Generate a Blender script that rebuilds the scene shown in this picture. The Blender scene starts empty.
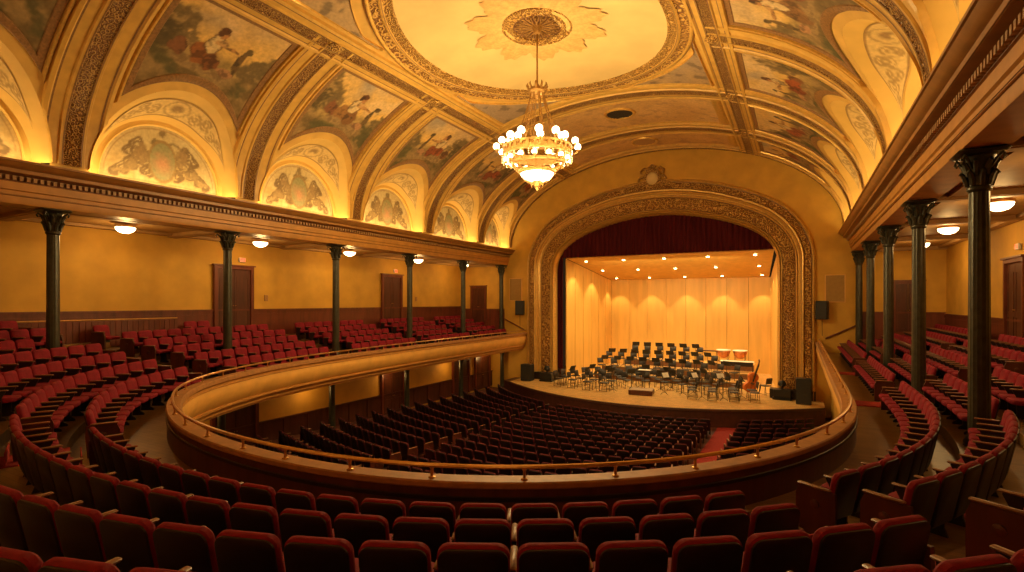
import bpy, math, random
from math import sin, cos, pi, sqrt, asin, acos, atan2, radians, hypot
from mathutils import Vector, Matrix, noise
random.seed(7)
SC = bpy.context.scene
COL = SC.collection

# ------------------------------------------------------------------ materials
def mat(name, color, rough=.6, var=.25, scale=6., metal=0., bump=0., bscale=60., emit=None, estr=0., stretch=None, dark=None, spec=.5):
    m = bpy.data.materials.new(name); m.use_nodes = True
    nt = m.node_tree; b = nt.nodes['Principled BSDF']
    b.inputs['Roughness'].default_value = rough; b.inputs['Metallic'].default_value = metal
    b.inputs['Specular IOR Level'].default_value = spec
    tc = nt.nodes.new('ShaderNodeTexCoord'); mp = nt.nodes.new('ShaderNodeMapping')
    nt.links.new(tc.outputs['Object'], mp.inputs['Vector'])
    if stretch: mp.inputs['Scale'].default_value = stretch
    n = nt.nodes.new('ShaderNodeTexNoise'); n.inputs['Scale'].default_value = scale; n.inputs['Detail'].default_value = 5
    nt.links.new(mp.outputs['Vector'], n.inputs['Vector'])
    r = nt.nodes.new('ShaderNodeValToRGB')
    d = dark or tuple(c*(1-var) for c in color)
    l = tuple(min(1, c*(1+var*.5)) for c in color)
    r.color_ramp.elements[0].position = .3; r.color_ramp.elements[1].position = .7
    r.color_ramp.elements[0].color = (*d, 1); r.color_ramp.elements[1].color = (*l, 1)
    nt.links.new(n.outputs['Fac'], r.inputs['Fac']); nt.links.new(r.outputs['Color'], b.inputs['Base Color'])
    if bump:
        n2 = nt.nodes.new('ShaderNodeTexNoise'); n2.inputs['Scale'].default_value = bscale; n2.inputs['Detail'].default_value = 3
        nt.links.new(mp.outputs['Vector'], n2.inputs['Vector'])
        bp = nt.nodes.new('ShaderNodeBump'); bp.inputs['Strength'].default_value = bump; bp.inputs['Distance'].default_value = .03
        nt.links.new(n2.outputs['Fac'], bp.inputs['Height']); nt.links.new(bp.outputs['Normal'], b.inputs['Normal'])
    if emit:
        b.inputs['Emission Color'].default_value = (*emit, 1); b.inputs['Emission Strength'].default_value = estr
    return m

def ornament(name, dark, light, scale=7., rough=.45):
    """carved scrollwork: smooth voronoi + rings, coloured and bumped"""
    m = bpy.data.materials.new(name); m.use_nodes = True
    nt = m.node_tree; b = nt.nodes['Principled BSDF']; b.inputs['Roughness'].default_value = rough
    tc = nt.nodes.new('ShaderNodeTexCoord')
    v = nt.nodes.new('ShaderNodeTexVoronoi'); v.inputs['Scale'].default_value = scale; v.feature = 'F1'
    nt.links.new(tc.outputs['Object'], v.inputs['Vector'])
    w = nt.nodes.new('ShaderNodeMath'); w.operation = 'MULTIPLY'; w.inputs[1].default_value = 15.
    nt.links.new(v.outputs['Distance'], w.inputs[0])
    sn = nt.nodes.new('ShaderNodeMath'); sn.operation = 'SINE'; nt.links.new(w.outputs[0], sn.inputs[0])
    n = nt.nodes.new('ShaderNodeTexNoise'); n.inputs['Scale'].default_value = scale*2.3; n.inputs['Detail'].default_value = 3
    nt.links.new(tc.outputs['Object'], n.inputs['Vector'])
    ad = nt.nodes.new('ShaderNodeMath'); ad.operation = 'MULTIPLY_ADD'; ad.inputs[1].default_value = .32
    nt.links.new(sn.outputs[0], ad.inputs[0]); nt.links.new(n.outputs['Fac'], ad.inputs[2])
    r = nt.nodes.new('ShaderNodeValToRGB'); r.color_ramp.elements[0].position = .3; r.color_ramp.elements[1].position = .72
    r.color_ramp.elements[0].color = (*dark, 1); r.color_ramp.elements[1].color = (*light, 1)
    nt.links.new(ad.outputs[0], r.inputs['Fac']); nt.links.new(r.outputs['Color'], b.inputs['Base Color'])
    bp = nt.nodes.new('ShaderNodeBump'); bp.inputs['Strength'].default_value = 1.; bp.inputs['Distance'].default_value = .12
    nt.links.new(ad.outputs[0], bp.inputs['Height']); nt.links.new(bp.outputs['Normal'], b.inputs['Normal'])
    return m

def painted(name, rough=.7, gain=1.):
    """fresco colour from a per-vertex colour layer worked out in the script, broken up by fine noise"""
    m = bpy.data.materials.new(name); m.use_nodes = True
    nt = m.node_tree; b = nt.nodes['Principled BSDF']; b.inputs['Roughness'].default_value = rough
    a = nt.nodes.new('ShaderNodeAttribute'); a.attribute_name = 'Col'
    tc = nt.nodes.new('ShaderNodeTexCoord')
    n = nt.nodes.new('ShaderNodeTexNoise'); n.inputs['Scale'].default_value = 9; n.inputs['Detail'].default_value = 6
    nt.links.new(tc.outputs['Object'], n.inputs['Vector'])
    r = nt.nodes.new('ShaderNodeMapRange'); r.inputs['From Min'].default_value = .25; r.inputs['From Max'].default_value = .75
    r.inputs['To Min'].default_value = .8*gain; r.inputs['To Max'].default_value = 1.15*gain
    nt.links.new(n.outputs['Fac'], r.inputs['Value'])
    x = nt.nodes.new('ShaderNodeVectorMath'); x.operation = 'SCALE'
    nt.links.new(a.outputs['Color'], x.inputs[0]); nt.links.new(r.outputs['Result'], x.inputs['Scale'])
    nt.links.new(x.outputs[0], b.inputs['Base Color'])
    return m

def planks(name, c1, c2, pitch=.14, length=2.2, rough=.35, rot=0.):
    m = bpy.data.materials.new(name); m.use_nodes = True
    nt = m.node_tree; b = nt.nodes['Principled BSDF']; b.inputs['Roughness'].default_value = rough
    tc = nt.nodes.new('ShaderNodeTexCoord'); mp = nt.nodes.new('ShaderNodeMapping'); mp.inputs['Rotation'].default_value = (0, 0, rot)
    nt.links.new(tc.outputs['Object'], mp.inputs['Vector'])
    k = nt.nodes.new('ShaderNodeTexBrick'); k.inputs['Scale'].default_value = 1.
    k.inputs['Brick Width'].default_value = length; k.inputs['Row Height'].default_value = pitch; k.inputs['Mortar Size'].default_value = .004
    k.inputs['Color1'].default_value = (*c1, 1); k.inputs['Color2'].default_value = (*c2, 1)
    k.inputs['Mortar'].default_value = (*[c*.35 for c in c2], 1)
    nt.links.new(mp.outputs['Vector'], k.inputs['Vector'])
    n = nt.nodes.new('ShaderNodeTexNoise'); n.inputs['Scale'].default_value = 3.; n.inputs['Detail'].default_value = 6
    nt.links.new(mp.outputs['Vector'], n.inputs['Vector'])
    r = nt.nodes.new('ShaderNodeMapRange'); r.inputs['From Min'].default_value = .3; r.inputs['From Max'].default_value = .7
    r.inputs['To Min'].default_value = .75; r.inputs['To Max'].default_value = 1.15
    nt.links.new(n.outputs['Fac'], r.inputs['Value'])
    x = nt.nodes.new('ShaderNodeVectorMath'); x.operation = 'SCALE'
    nt.links.new(k.outputs['Color'], x.inputs[0]); nt.links.new(r.outputs['Result'], x.inputs['Scale'])
    nt.links.new(x.outputs[0], b.inputs['Base Color'])
    return m

M = dict(
    wall=mat('ochre_plaster', (.62, .335, .042), .75, .14, 1.2),
    vault=mat('gold_ceiling_paint', (.66, .39, .095), .6, .16, 1.6),
    groin=mat('pale_gold_plaster', (.72, .45, .115), .6, .1, 1.5),
    cream=mat('cream_ceiling', (.68, .48, .205), .7, .12, .7),
    rib=mat('gold_rib_paint', (.63, .37, .085), .45, .15, 3.),
    mould=mat('gilt_moulding', (.72, .44, .115), .32, .2, 8., metal=.4),
    brownframe=mat('brown_frame', (.27, .135, .05), .5, .35, 14.),
    entab2=mat('cornice_paint', (.33, .145, .034), .45, .2, 3.), dentil=mat('dentil_paint', (.38, .20, .075), .5, .2, 6.),
    entab=mat('entablature_paint', (.48, .22, .047), .5, .18, 3.),
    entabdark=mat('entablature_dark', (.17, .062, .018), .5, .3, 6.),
    fascia=mat('gold_fascia', (.72, .38, .085), .5, .14, 2.),
    orn=ornament('carved_ornament', (.25, .095, .02), (.70, .40, .105), 4.2),
    ornfine=ornament('carved_ornament_fine', (.26, .105, .03), (.58, .32, .09), 8.),
    orngold=ornament('carved_gilt', (.34, .15, .03), (.80, .47, .13), 6.),
    wood=mat('dark_mahogany', (.085, .022, .010), .38, .4, 5., stretch=(1, 1, .15)),
    woodred=mat('red_mahogany', (.15, .033, .014), .36, .35, 5., stretch=(1, 1, .2)),
    woodblack=mat('black_wood', (.013, .006, .005), .45, .4, 6.),
    floor=planks('balcony_boards', (.24, .125, .036), (.18, .088, .025), .12, 2.4, .33),
    stalls_floor=mat('dark_red_floor', (.10, .028, .018), .6, .3, 3.),
    stage=planks('stage_boards', (.76, .47, .17), (.66, .39, .125), .10, 3., .3),
    apron=mat('apron_panel', (.07, .022, .012), .45, .35, 4.),
    maple=mat('shell_maple', (.74, .44, .105), .45, .14, 2.5, stretch=(1, 1, .12)),
    iron=mat('green_black_iron', (.045, .042, .026), .38, .4, 6., metal=.3, bump=.2, bscale=25),
    brass=mat('brass', (.62, .36, .12), .3, .2, 12., metal=.85),
    brassorn=mat('gilt_brass', (.40, .21, .055), .4, .4, 30., metal=.5, bump=.5, bscale=50),
    velvet=mat('red_velvet', (.215, .009, .022), .75, .3, 9., bump=.15, bscale=120, spec=.2),
    velvetdim=mat('dimmed_red_velvet', (.075, .006, .012), .8, .3, 9., spec=.2),  # seat velvet with the dim light of the stalls put into its colour
    armwood=mat('arm_wood', (.20, .085, .035), .35, .3, 9.),
    curtain=mat('wine_curtain', (.075, .007, .010), .85, .3, 2., stretch=(6, 6, .2), spec=.15),
    carpet=mat('red_carpet', (.36, .025, .022), .9, .25, 14., bump=.3, bscale=200),
    black=mat('black_plastic', (.012, .012, .012), .45, .3, 20.),
    grill=mat('speaker_grille', (.02, .02, .02), .6, .3, 90., bump=.4, bscale=300),
    chair=mat('charcoal_chair', (.02, .016, .014), .45, .3, 12.),
    steel=mat('dull_steel', (.10, .075, .05), .35, .3, 12., metal=.6),
    paper=mat('sheet_music', (.85, .80, .70), .7, .05, 10.),
    copper=mat('copper_bowl', (.72, .30, .13), .28, .2, 10., metal=.8),
    bass=mat('varnished_spruce', (.75, .20, .04), .25, .35, 8., stretch=(3, 3, .6)),
    vent=mat('vent_panel', (.34, .185, .036), .6, .12, 5.),
    ovalvent=mat('dark_vent_grille', (.035, .02, .010), .6, .4, 30.),
    tan=mat('tan_vent_cover', (.42, .20, .055), .6, .2, 20.),
    white=mat('white_enamel', (.8, .76, .66), .5, .05, 10.),
    globe=mat('lamp_globe', (1, .9, .7), .3, 0, 5, emit=(1., .76, .40), estr=10.),
    bowl=mat('lamp_bowl', (1, .9, .7), .3, 0, 5, emit=(1., .80, .46), estr=4.5),
    dome=mat('ceiling_dome_glass', (1, .9, .7), .3, 0, 5, emit=(1., .78, .42), estr=9.),
    spot=mat('downlight_lens', (1, .9, .7), .3, 0, 5, emit=(1., .82, .5), estr=22.),
    exit=mat('exit_glass', (.8, .1, .05), .5, .1, 5., emit=(1., .16, .06), estr=1.2),
    fresco=painted('fresco'), cartouche=painted('cartouche_paint', gain=1.),
)

# ------------------------------------------------------------------ mesh builder
class MB:
    def __init__(s): s.v = []; s.f = []; s.c = None
    def add(s, vs, fs):
        k = len(s.v); s.v.extend([tuple(p) for p in vs]); s.f.extend([tuple(i+k for i in f) for f in fs]); return s
    def box(s, c, d, rz=0., M4=None, taper=1.):
        x, y, z = d[0]/2, d[1]/2, d[2]/2
        vs = []
        for sz in (-1, 1):
            t = 1. if sz < 0 else taper
            for sx, sy in ((-1, -1), (1, -1), (1, 1), (-1, 1)):
                px, py = sx*x*t, sy*y*t
                vs.append((c[0]+px*cos(rz)-py*sin(rz), c[1]+px*sin(rz)+py*cos(rz), c[2]+sz*z))
        if M4: vs = [tuple(M4 @ Vector(p)) for p in vs]
        return s.add(vs, [(3, 2, 1, 0), (4, 5, 6, 7), (0, 1, 5, 4), (1, 2, 6, 5), (2, 3, 7, 6), (3, 0, 4, 7)])
    def bevbox(s, c, d, b=.02, rz=0., M4=None):
        """box with chamfered vertical and top edges (loops)"""
        x, y, z = d[0]/2, d[1]/2, d[2]/2
        def loop(ix, zz):
            X, Y = x-ix, y-ix
            q = min(b, X*.6, Y*.6)
            return [(-X+q, -Y, zz), (X-q, -Y, zz), (X, -Y+q, zz), (X, Y-q, zz), (X-q, Y, zz), (-X+q, Y, zz), (-X, Y-q, zz), (-X, -Y+q, zz)]
        L = [loop(b, -z), loop(0, -z+b), loop(0, z-b), loop(b, z)]
        vs = [p for l in L for p in l]
        vs = [(c[0]+p[0]*cos(rz)-p[1]*sin(rz), c[1]+p[0]*sin(rz)+p[1]*cos(rz), c[2]+p[2]) for p in vs]
        if M4: vs = [tuple(M4 @ Vector(p)) for p in vs]
        fs = [tuple(range(7, -1, -1)), tuple(range(24, 32))]
        for k in range(3):
            for i in range(8): fs.append((k*8+i, k*8+(i+1) % 8, k*8+8+(i+1) % 8, k*8+8+i))
        return s.add(vs, fs)
    def lathe(s, c, prof, n=20, close=True, flute=0., sx=1., sy=1., a0=0., a1=2*pi):
        full = abs(a1-a0-2*pi) < 1e-6
        m = n if full else n+1
        vs = []
        for (r, z) in prof:
            for i in range(m):
                a = a0+(a1-a0)*i/n
                rr = r*(1-flute*(i % 2))
                vs.append((c[0]+rr*cos(a)*sx, c[1]+rr*sin(a)*sy, c[2]+z))
        fs = []
        for k in range(len(prof)-1):
            for i in range(n):
                j = (i+1) % m
                fs.append((k*m+i, k*m+j, (k+1)*m+j, (k+1)*m+i))
        if close and full:
            fs.append(tuple(range(m-1, -1, -1))); fs.append(tuple(range((len(prof)-1)*m, len(prof)*m)))
        return s.add(vs, fs)
    def tube(s, pts, r, n=8, cap=True, closed=False):
        P = [Vector(p) for p in pts]; N = len(P); vs = []; fs = []
        rs = r if isinstance(r, (list, tuple)) else [r]*N
        up = Vector((0, 0, 1)); prev = None
        for i, p in enumerate(P):
            if closed: t = P[(i+1) % N]-P[i-1]
            else: t = P[min(i+1, N-1)]-P[max(i-1, 0)]
            t.normalize()
            if prev is None:
                a = t.cross(up)
                if a.length < 1e-3: a = t.cross(Vector((1, 0, 0)))
            else: a = prev-t*prev.dot(t)
            a.normalize(); prev = a; b = t.cross(a)
            for k in range(n):
                q = 2*pi*k/n; vs.append(p+(a*cos(q)+b*sin(q))*rs[i])
        M_ = N if closed else N-1
        for i in range(M_):
            j = (i+1) % N
            for k in range(n): fs.append((i*n+k, i*n+(k+1) % n, j*n+(k+1) % n, j*n+k))
        if cap and not closed: fs.append(tuple(range(n-1, -1, -1))); fs.append(tuple(range((N-1)*n, N*n)))
        return s.add(vs, fs)
    def grid(s, rows, closed_u=False, closed_v=False):
        nr, nc = len(rows), len(rows[0]); vs = [p for r in rows for p in r]; fs = []
        for i in range(nr if closed_u else nr-1):
            for j in range(nc if closed_v else nc-1):
                a, b = i, (i+1) % nr; c, d = j, (j+1) % nc
                fs.append((a*nc+c, a*nc+d, b*nc+d, b*nc+c))
        return s.add(vs, fs)
    def prism(s, loop, y0, y1, M4=None):
        """loop of (x,z) extruded along y"""
        n = len(loop); vs = [(x, y0, z) for x, z in loop]+[(x, y1, z) for x, z in loop]
        fs = [tuple(range(n)), tuple(range(2*n-1, n-1, -1))]+[(i, n+i, n+(i+1) % n, (i+1) % n) for i in range(n)]
        if M4: vs = [tuple(M4 @ Vector(p)) for p in vs]
        return s.add(vs, fs)
    def sphere(s, c, r, n=12, m=8, sz=1.):
        return s.lathe(c, [(max(1e-4, r*sin(pi*k/m)), -r*sz*cos(pi*k/m)) for k in range(m+1)], n, close=False)
    def mesh(s, name, smooth=False, col=None):
        me = bpy.data.meshes.new(name); me.from_pydata(s.v, [], s.f); me.validate(); me.update()
        if smooth:
            me.polygons.foreach_set('use_smooth', [True]*len(me.polygons))
            try: me.set_sharp_from_angle(angle=radians(40 if smooth is True else smooth))
            except Exception: pass
        if col is not None:
            at = me.color_attributes.new('Col', 'FLOAT_COLOR', 'POINT')
            buf = []
            for c in col: buf += [c[0], c[1], c[2], 1.]
            at.data.foreach_set('color', buf)
        return me
    def obj(s, name, m, parent=None, smooth=False, col=None, loc=None):
        me = s.mesh(name, smooth, col)
        o = bpy.data.objects.new(name, me); COL.objects.link(o); me.materials.append(m)
        if parent is not None: o.parent = parent
        if loc: o.location = loc
        return o

def tag(o, label, cat, group=None, kind=None):
    o['label'] = label; o['category'] = cat
    if group: o['group'] = group
    if kind: o['kind'] = kind
    return o
def thing(name, label, cat, loc=(0, 0, 0), rz=0., group=None, kind=None):
    o = bpy.data.objects.new(name, None); COL.objects.link(o); o.location = loc; o.rotation_euler = (0, 0, rz)
    o.empty_display_size = .1
    return tag(o, label, cat, group, kind)
def struct(name, mb, m, smooth=False, parent=None):
    o = mb.obj(name, m, parent, smooth)
    if parent is None: o['kind'] = 'structure'
    return o
def copy_tree(o, parent=None, kids=None):
    c = o.copy(); COL.objects.link(c)
    if parent is not None: c.parent = parent
    for ch in (kids if kids is not None else list(o.children)): copy_tree(ch, c)
    return c
ORD = ['zeroth', 'first', 'second', 'third', 'fourth', 'fifth', 'sixth', 'seventh', 'eighth', 'ninth', 'tenth', 'eleventh', 'twelfth', 'thirteenth',
       'fourteenth', 'fifteenth', 'sixteenth', 'seventeenth', 'eighteenth', 'nineteenth', 'twentieth']
def ordn(n):
    if n <= 20: return ORD[n]
    t = {2: 'twenty', 3: 'thirty', 4: 'forty', 5: 'fifty'}[n//10]
    return (t+'-'+ORD[n % 10]) if n % 10 else {'twenty': 'twentieth', 'thirty': 'thirtieth', 'forty': 'fortieth', 'fifty': 'fiftieth'}[t]

# ------------------------------------------------------------------ camera (eye level is z = 0)
CX, TH, FPX = 8.87, .504, 519.
cd = bpy.data.cameras.new('camera'); cam = bpy.data.objects.new('camera', cd); COL.objects.link(cam)
cam.location = (CX, 0, 0); cam.rotation_euler = (pi/2, 0, TH)
cd.sensor_width = 36; cd.lens = FPX/1024*36; cd.shift_y = (301.7-286)/1024; cd.clip_end = 200; cd.clip_start = .05
SC.camera = cam
def proj(X, Y, z):
    X -= CX; x = X*cos(TH)+Y*sin(TH); d = Y*cos(TH)-X*sin(TH)
    if d < .3: return None
    return 512+FPX*x/d, 301.7-FPX*z/d, d

# ------------------------------------------------------------------ vault
VA, VB, VZ = 11.4, 6.3, 4.3
def vz(X): return VZ+VB*sqrt(max(0., 1-(X/VA)**2))
def vp(th, y, off=0., side=1):
    """point on vault; side +1 right, th from spring (0) to crown (pi/2); off = inward normal offset"""
    x, z = VA*cos(th), VZ+VB*sin(th)
    nx, nz = -cos(th)/VA, -sin(th)/VB; l = hypot(nx, nz)
    return (side*(x+off*nx/l), y, z+off*nz/l)
def th_x(X): return acos(min(1., abs(X)/VA))
def th_z(z): return asin(max(0., min(1., (z-VZ)/VB)))
YW = 36.5                                     # proscenium wall
RIBS = [-4.45, 1.6, 7.65, 13.7, 19.75, 25.8, 31.85, 36.45]
GH, GA2, GH2, XL = 3.1, None, 2.35, 11.95     # groin height at the vault, height at the wall, lunette wall
def groin_z(y, a, h):
    q = 1-(y/a)**2
    return VZ+h*sqrt(q) if q > 0 else VZ
vault = MB()
NT = 26
for k in range(len(RIBS)-1):
    y0, y1 = RIBS[k], RIBS[k+1]; yc, hb = (y0+y1)/2, (y1-y0)/2; a = hb-.48
    ys = [y0]+[yc-a*cos(pi*i/28) for i in range(29)]+[y1]
    for sd in (-1, 1):
        rows = []
        for y in ys:
            t0 = th_z(groin_z(y-yc, a, GH)) if abs(y-yc) < a else 0.
            rows.append([vp(t0+(pi/2-t0)*j/NT, y, 0, sd) for j in range(NT+1)])
        vault.grid(rows)
for y in RIBS:
    for sd in (-1, 1): vault.grid([[(sd*VA, y-.5, 3.95), (sd*VA, y+.5, 3.95)], [(sd*VA, y-.5, VZ), (sd*VA, y+.5, VZ)]])
ce = vault.obj('ceiling', M['vault'], None, True); ce['kind'] = 'structure'

gro = MB(); lwall = MB()
for k in range(len(RIBS)-1):
    y0, y1 = RIBS[k], RIBS[k+1]; yc, hb = (y0+y1)/2, (y1-y0)/2; a = hb-.48; a2 = a*.86
    for sd in (-1, 1):
        rows = []
        for i in range(41):
            f = pi*i/40
            p0 = Vector(vp(th_z(VZ+GH*sin(f)), yc-a*cos(f), 0, sd)); p1 = Vector((sd*XL, yc-a2*cos(f), VZ+GH2*sin(f)))
            rows.append([p0.lerp(p1, j/8) for j in range(9)])
        gro.grid(rows)
        # lunette back wall and the spandrel behind it
        lwall.grid([[(sd*(XL+.02), yc-a2*cos(pi*i/40), VZ+GH2*sin(pi*i/40)), (sd*(XL+.02), yc-a2*cos(pi*i/40), VZ-.4)] for i in range(41)])
struct('ceiling_groins', gro, M['groin'], True)
struct('wall_lunettes', lwall, M['groin'])

# ribs across the vault --------------------------------------------------------
def rib_avail(z, hb): return hb-(hb-.48)*sqrt(max(0., 1-min(1., (z-VZ)/GH)**2))
RIBPROF = [(-.86, 0), (-.84, .13), (-.74, .15), (-.68, .09), (-.36, .09), (-.33, .15), (-.22, .15)]
def rib(y, label_n, full=False, half=0):
    """half -1: only the side y- (end rib on the stage wall)"""
    body = MB(); band = MB(); hb = 3.02
    for sd in (-1, 1):
        t1 = pi/2 if full else th_x(6.0)
        ths = [t1*i/44 for i in range(45)]
        for s2 in ((-1,) if half else (-1, 1)):
            rows = []
            for t in ths:
                z = VZ+VB*sin(t); av = rib_avail(z, hb)
                rows.append([vp(t, y+s2*min(-py, max(av, .2)), o, sd) for py, o in RIBPROF])
            body.grid(rows)
        lo = -.22; hi = .0 if half else .22
        band.grid([[vp(t, y+q, o, sd) for q, o in ((lo, .15), (lo+.03, .12), (hi-.03 if not half else hi, .12), (hi, .15))] for t in ths])
    o = body.obj('trim_rib', M['rib'], None, True); o['kind'] = 'structure'
    struct('ornament_band', band, M['ornfine'], True, parent=o)
    gr = MB()
    for sd in (-1, 1):
        t1 = pi/2 if full else th_x(6.0); ths = [t1*i/44 for i in range(45)]
        for s2 in ((-1,) if half else (-1, 1)):
            for qa, qb, of in ((.225, .265, .157), (.64, .70, .10)):
                rows = []
                for t in ths:
                    av = max(.2, rib_avail(VZ+VB*sin(t), hb))
                    rows.append([vp(t, y+s2*min(qa, av), of, sd), vp(t, y+s2*min(qb, av), of, sd)])
                gr.grid(rows)
    struct('groove_shade', gr, M['brownframe'], parent=o)  # flat brown strips painting the shade beside the rib mouldings
    return o
for i, y in enumerate(RIBS[1:-1]): rib(y, i, full=(i in (0, 4, 5)))
rib(RIBS[-1], 9, True, half=1)
# long bands at X = +-6.25
for sd in (-1, 1):
    body = MB(); band = MB()
    P = [(-.62, 0), (-.60, .14), (-.5, .16), (-.45, .10), (-.27, .10), (-.24, .16), (-.17, .16)]
    ys = [RIBS[0]+(RIBS[-1]-RIBS[0])*i/40 for i in range(41)]
    for s2 in (-1, 1):
        body.grid([[vp(th_x(6.25-s2*px), y, o, sd) for px, o in P] for y in ys])
    band.grid([[vp(th_x(6.25+q), y, o, sd) for q, o in ((-.17, .16), (-.15, .13), (.15, .13), (.17, .16))] for y in ys])
    o = body.obj('trim_ceiling_band', M['rib'], None, True); o['kind'] = 'structure'
    struct('ornament_band', band, M['ornfine'], True, parent=o)
    gr = MB()
    for s2 in (-1, 1):
        for qa, qb, of in ((.175, .215, .167), (.42, .47, .107)):
            gr.grid([[vp(th_x(6.25+s2*q), y, of, sd) for q in (qa, qb)] for y in ys])
    struct('groove_shade', gr, M['brownframe'], parent=o)  # shade along the band mouldings, laid on as brown strips
    # carved boss where bands meet the ribs
    bm = MB()
    for y in RIBS[1:-1]:
        bm.lathe(vp(th_x(6.25), y, .12, sd), [(.3, .0), (.3, -.06), (.2, -.1), (.12, -.16), (.02, -.18)], 14)
    struct('ceiling_boss', bm, M['orngold'], True, parent=o)

# the oval ring in the centre ---------------------------------------------------
RC = (0.1, 17.8)
def oval(f, s, off, rx=5.6, ry=6.9, w=0.):
    x, y = RC[0]+(rx*s+w)*cos(f), RC[1]+(ry*s+w)*sin(f)
    th = th_x(x); p = vp(th, y, off, 1 if x >= 0 else -1); return p
NO = 96
def oval_ring(prof, m, name, parent=None):
    b = MB(); b.grid([[oval(2*pi*i/NO, 1, o, w=w) for w, o in prof] for i in range(NO)], closed_u=True)
    return b.obj(name, m, parent, True)
ring = oval_ring([(.12, 0), (.1, .12), (.02, .16), (-.05, .13)], M['mould'], 'ceiling_ring')
tag(ring, 'large gilded oval moulding ring framing the pale ceiling centre', 'moulding')
oval_ring([(-.05, .13), (-.09, .10), (-.33, .10), (-.36, .14)], M['orn'], 'ornament_band', ring)
oval_ring([(-.36, .14), (-.42, .17), (-.5, .12)], M['mould'], 'inner_moulding', ring)
oval_ring([(.10, .128), (.075, .15)], M['brownframe'], 'groove_shade', ring)
oval_ring([(-.44, .172), (-.47, .15)], M['brownframe'], 'groove_shade', ring)  # both brown strips paint groove shade on the ring
oval_ring([(-.5, .12), (-.52, .09), (-.72, .07), (-.75, .10), (-.82, .10), (-.85, .03)], M['orngold'], 'leaf_border', ring)
disc = MB()
disc.grid([[oval(2*pi*i/NO, s, .025, 4.78, 6.08) for s in (1., .85, .7, .55, .4, .25, .12, .01)] for i in range(NO)], closed_u=True)
struct('ceiling_oval', disc, M['cream'], True)

# ceiling medallion: star of leaves + pierced rosette
MC = (0.1, 17.9); MZ = vz(0)-.03
star = MB(); colr = []
def starr(f): return 2.05+.65*(abs(cos(5*f))**1.2)+.09*sin(40*f)
for j in range(15):
    q = j/14
    for i in range(240):
        f = 2*pi*i/240; r = 1.1+(starr(f)-1.1)*q
        star.v.append((r*cos(f), r*sin(f), vz(MC[0]+r*cos(f))-vz(0)-.035-.02*(1-q)))
        lf = .5+.5*cos(24*f+6*q); n_ = noise.noise(Vector((r*cos(f)*5, r*sin(f)*5, 3)))
        d = .62+.22*lf*(1-q*.3)+.2*n_
        base = Vector((.74, .49, .18)); hi = Vector((.50, .27, .075))
        c = base.lerp(hi, max(0, min(1, 1.1-d+.25*q)))
        colr.append(c)
for j in range(14):
    for i in range(240): star.f.append((j*240+i, j*240+(i+1) % 240, j*240+240+(i+1) % 240, j*240+240+i))
med = thing('ceiling_medallion', 'round gilded ceiling medallion with pierced rosette above the chandelier rod', 'ceiling medallion', (MC[0], MC[1], MZ))
star.obj('leaf_star', M['fresco'], med, True, colr)
MB().lathe((0, 0, -.02), [(1.38, 0), (1.36, -.07), (1.3, -.1), (1.24, -.06), (1.06, -.06), (1.0, -.11), (.93, -.08), (.92, 0)], 48, close=False).obj('rim', M['orngold'], med, True)
MB().lathe((0, 0, -.015), [(.93, 0), (.001, 0)], 40, close=False).obj('backing', M['entabdark'], med)
pet = MB()
for k in range(16):
    f = 2*pi*k/16
    pet.tube([(r*cos(f+g), r*sin(f+g), -.05-.03*sin(pi*r)) for r, g in ((.2, 0), (.4, .03), (.6, .1), (.75, .13), (.86, .05))], .022, 5)
    pet.tube([(r*cos(f+g), r*sin(f+g), -.05-.03*sin(pi*r)) for r, g in ((.2, 0), (.4, -.03), (.6, -.1), (.75, -.13), (.86, -.05))], .022, 5)
    pet.sphere((.66*cos(f), .66*sin(f), -.06), .05, 6, 4)
pet.obj('rosette', M['brassorn'], med, True)
MB().lathe((0, 0, -.22), [(.02, -.1), (.12, -.06), (.16, .02), (.2, .1), (.24, .2)], 16).obj('boss', M['brassorn'], med, True)

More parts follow.
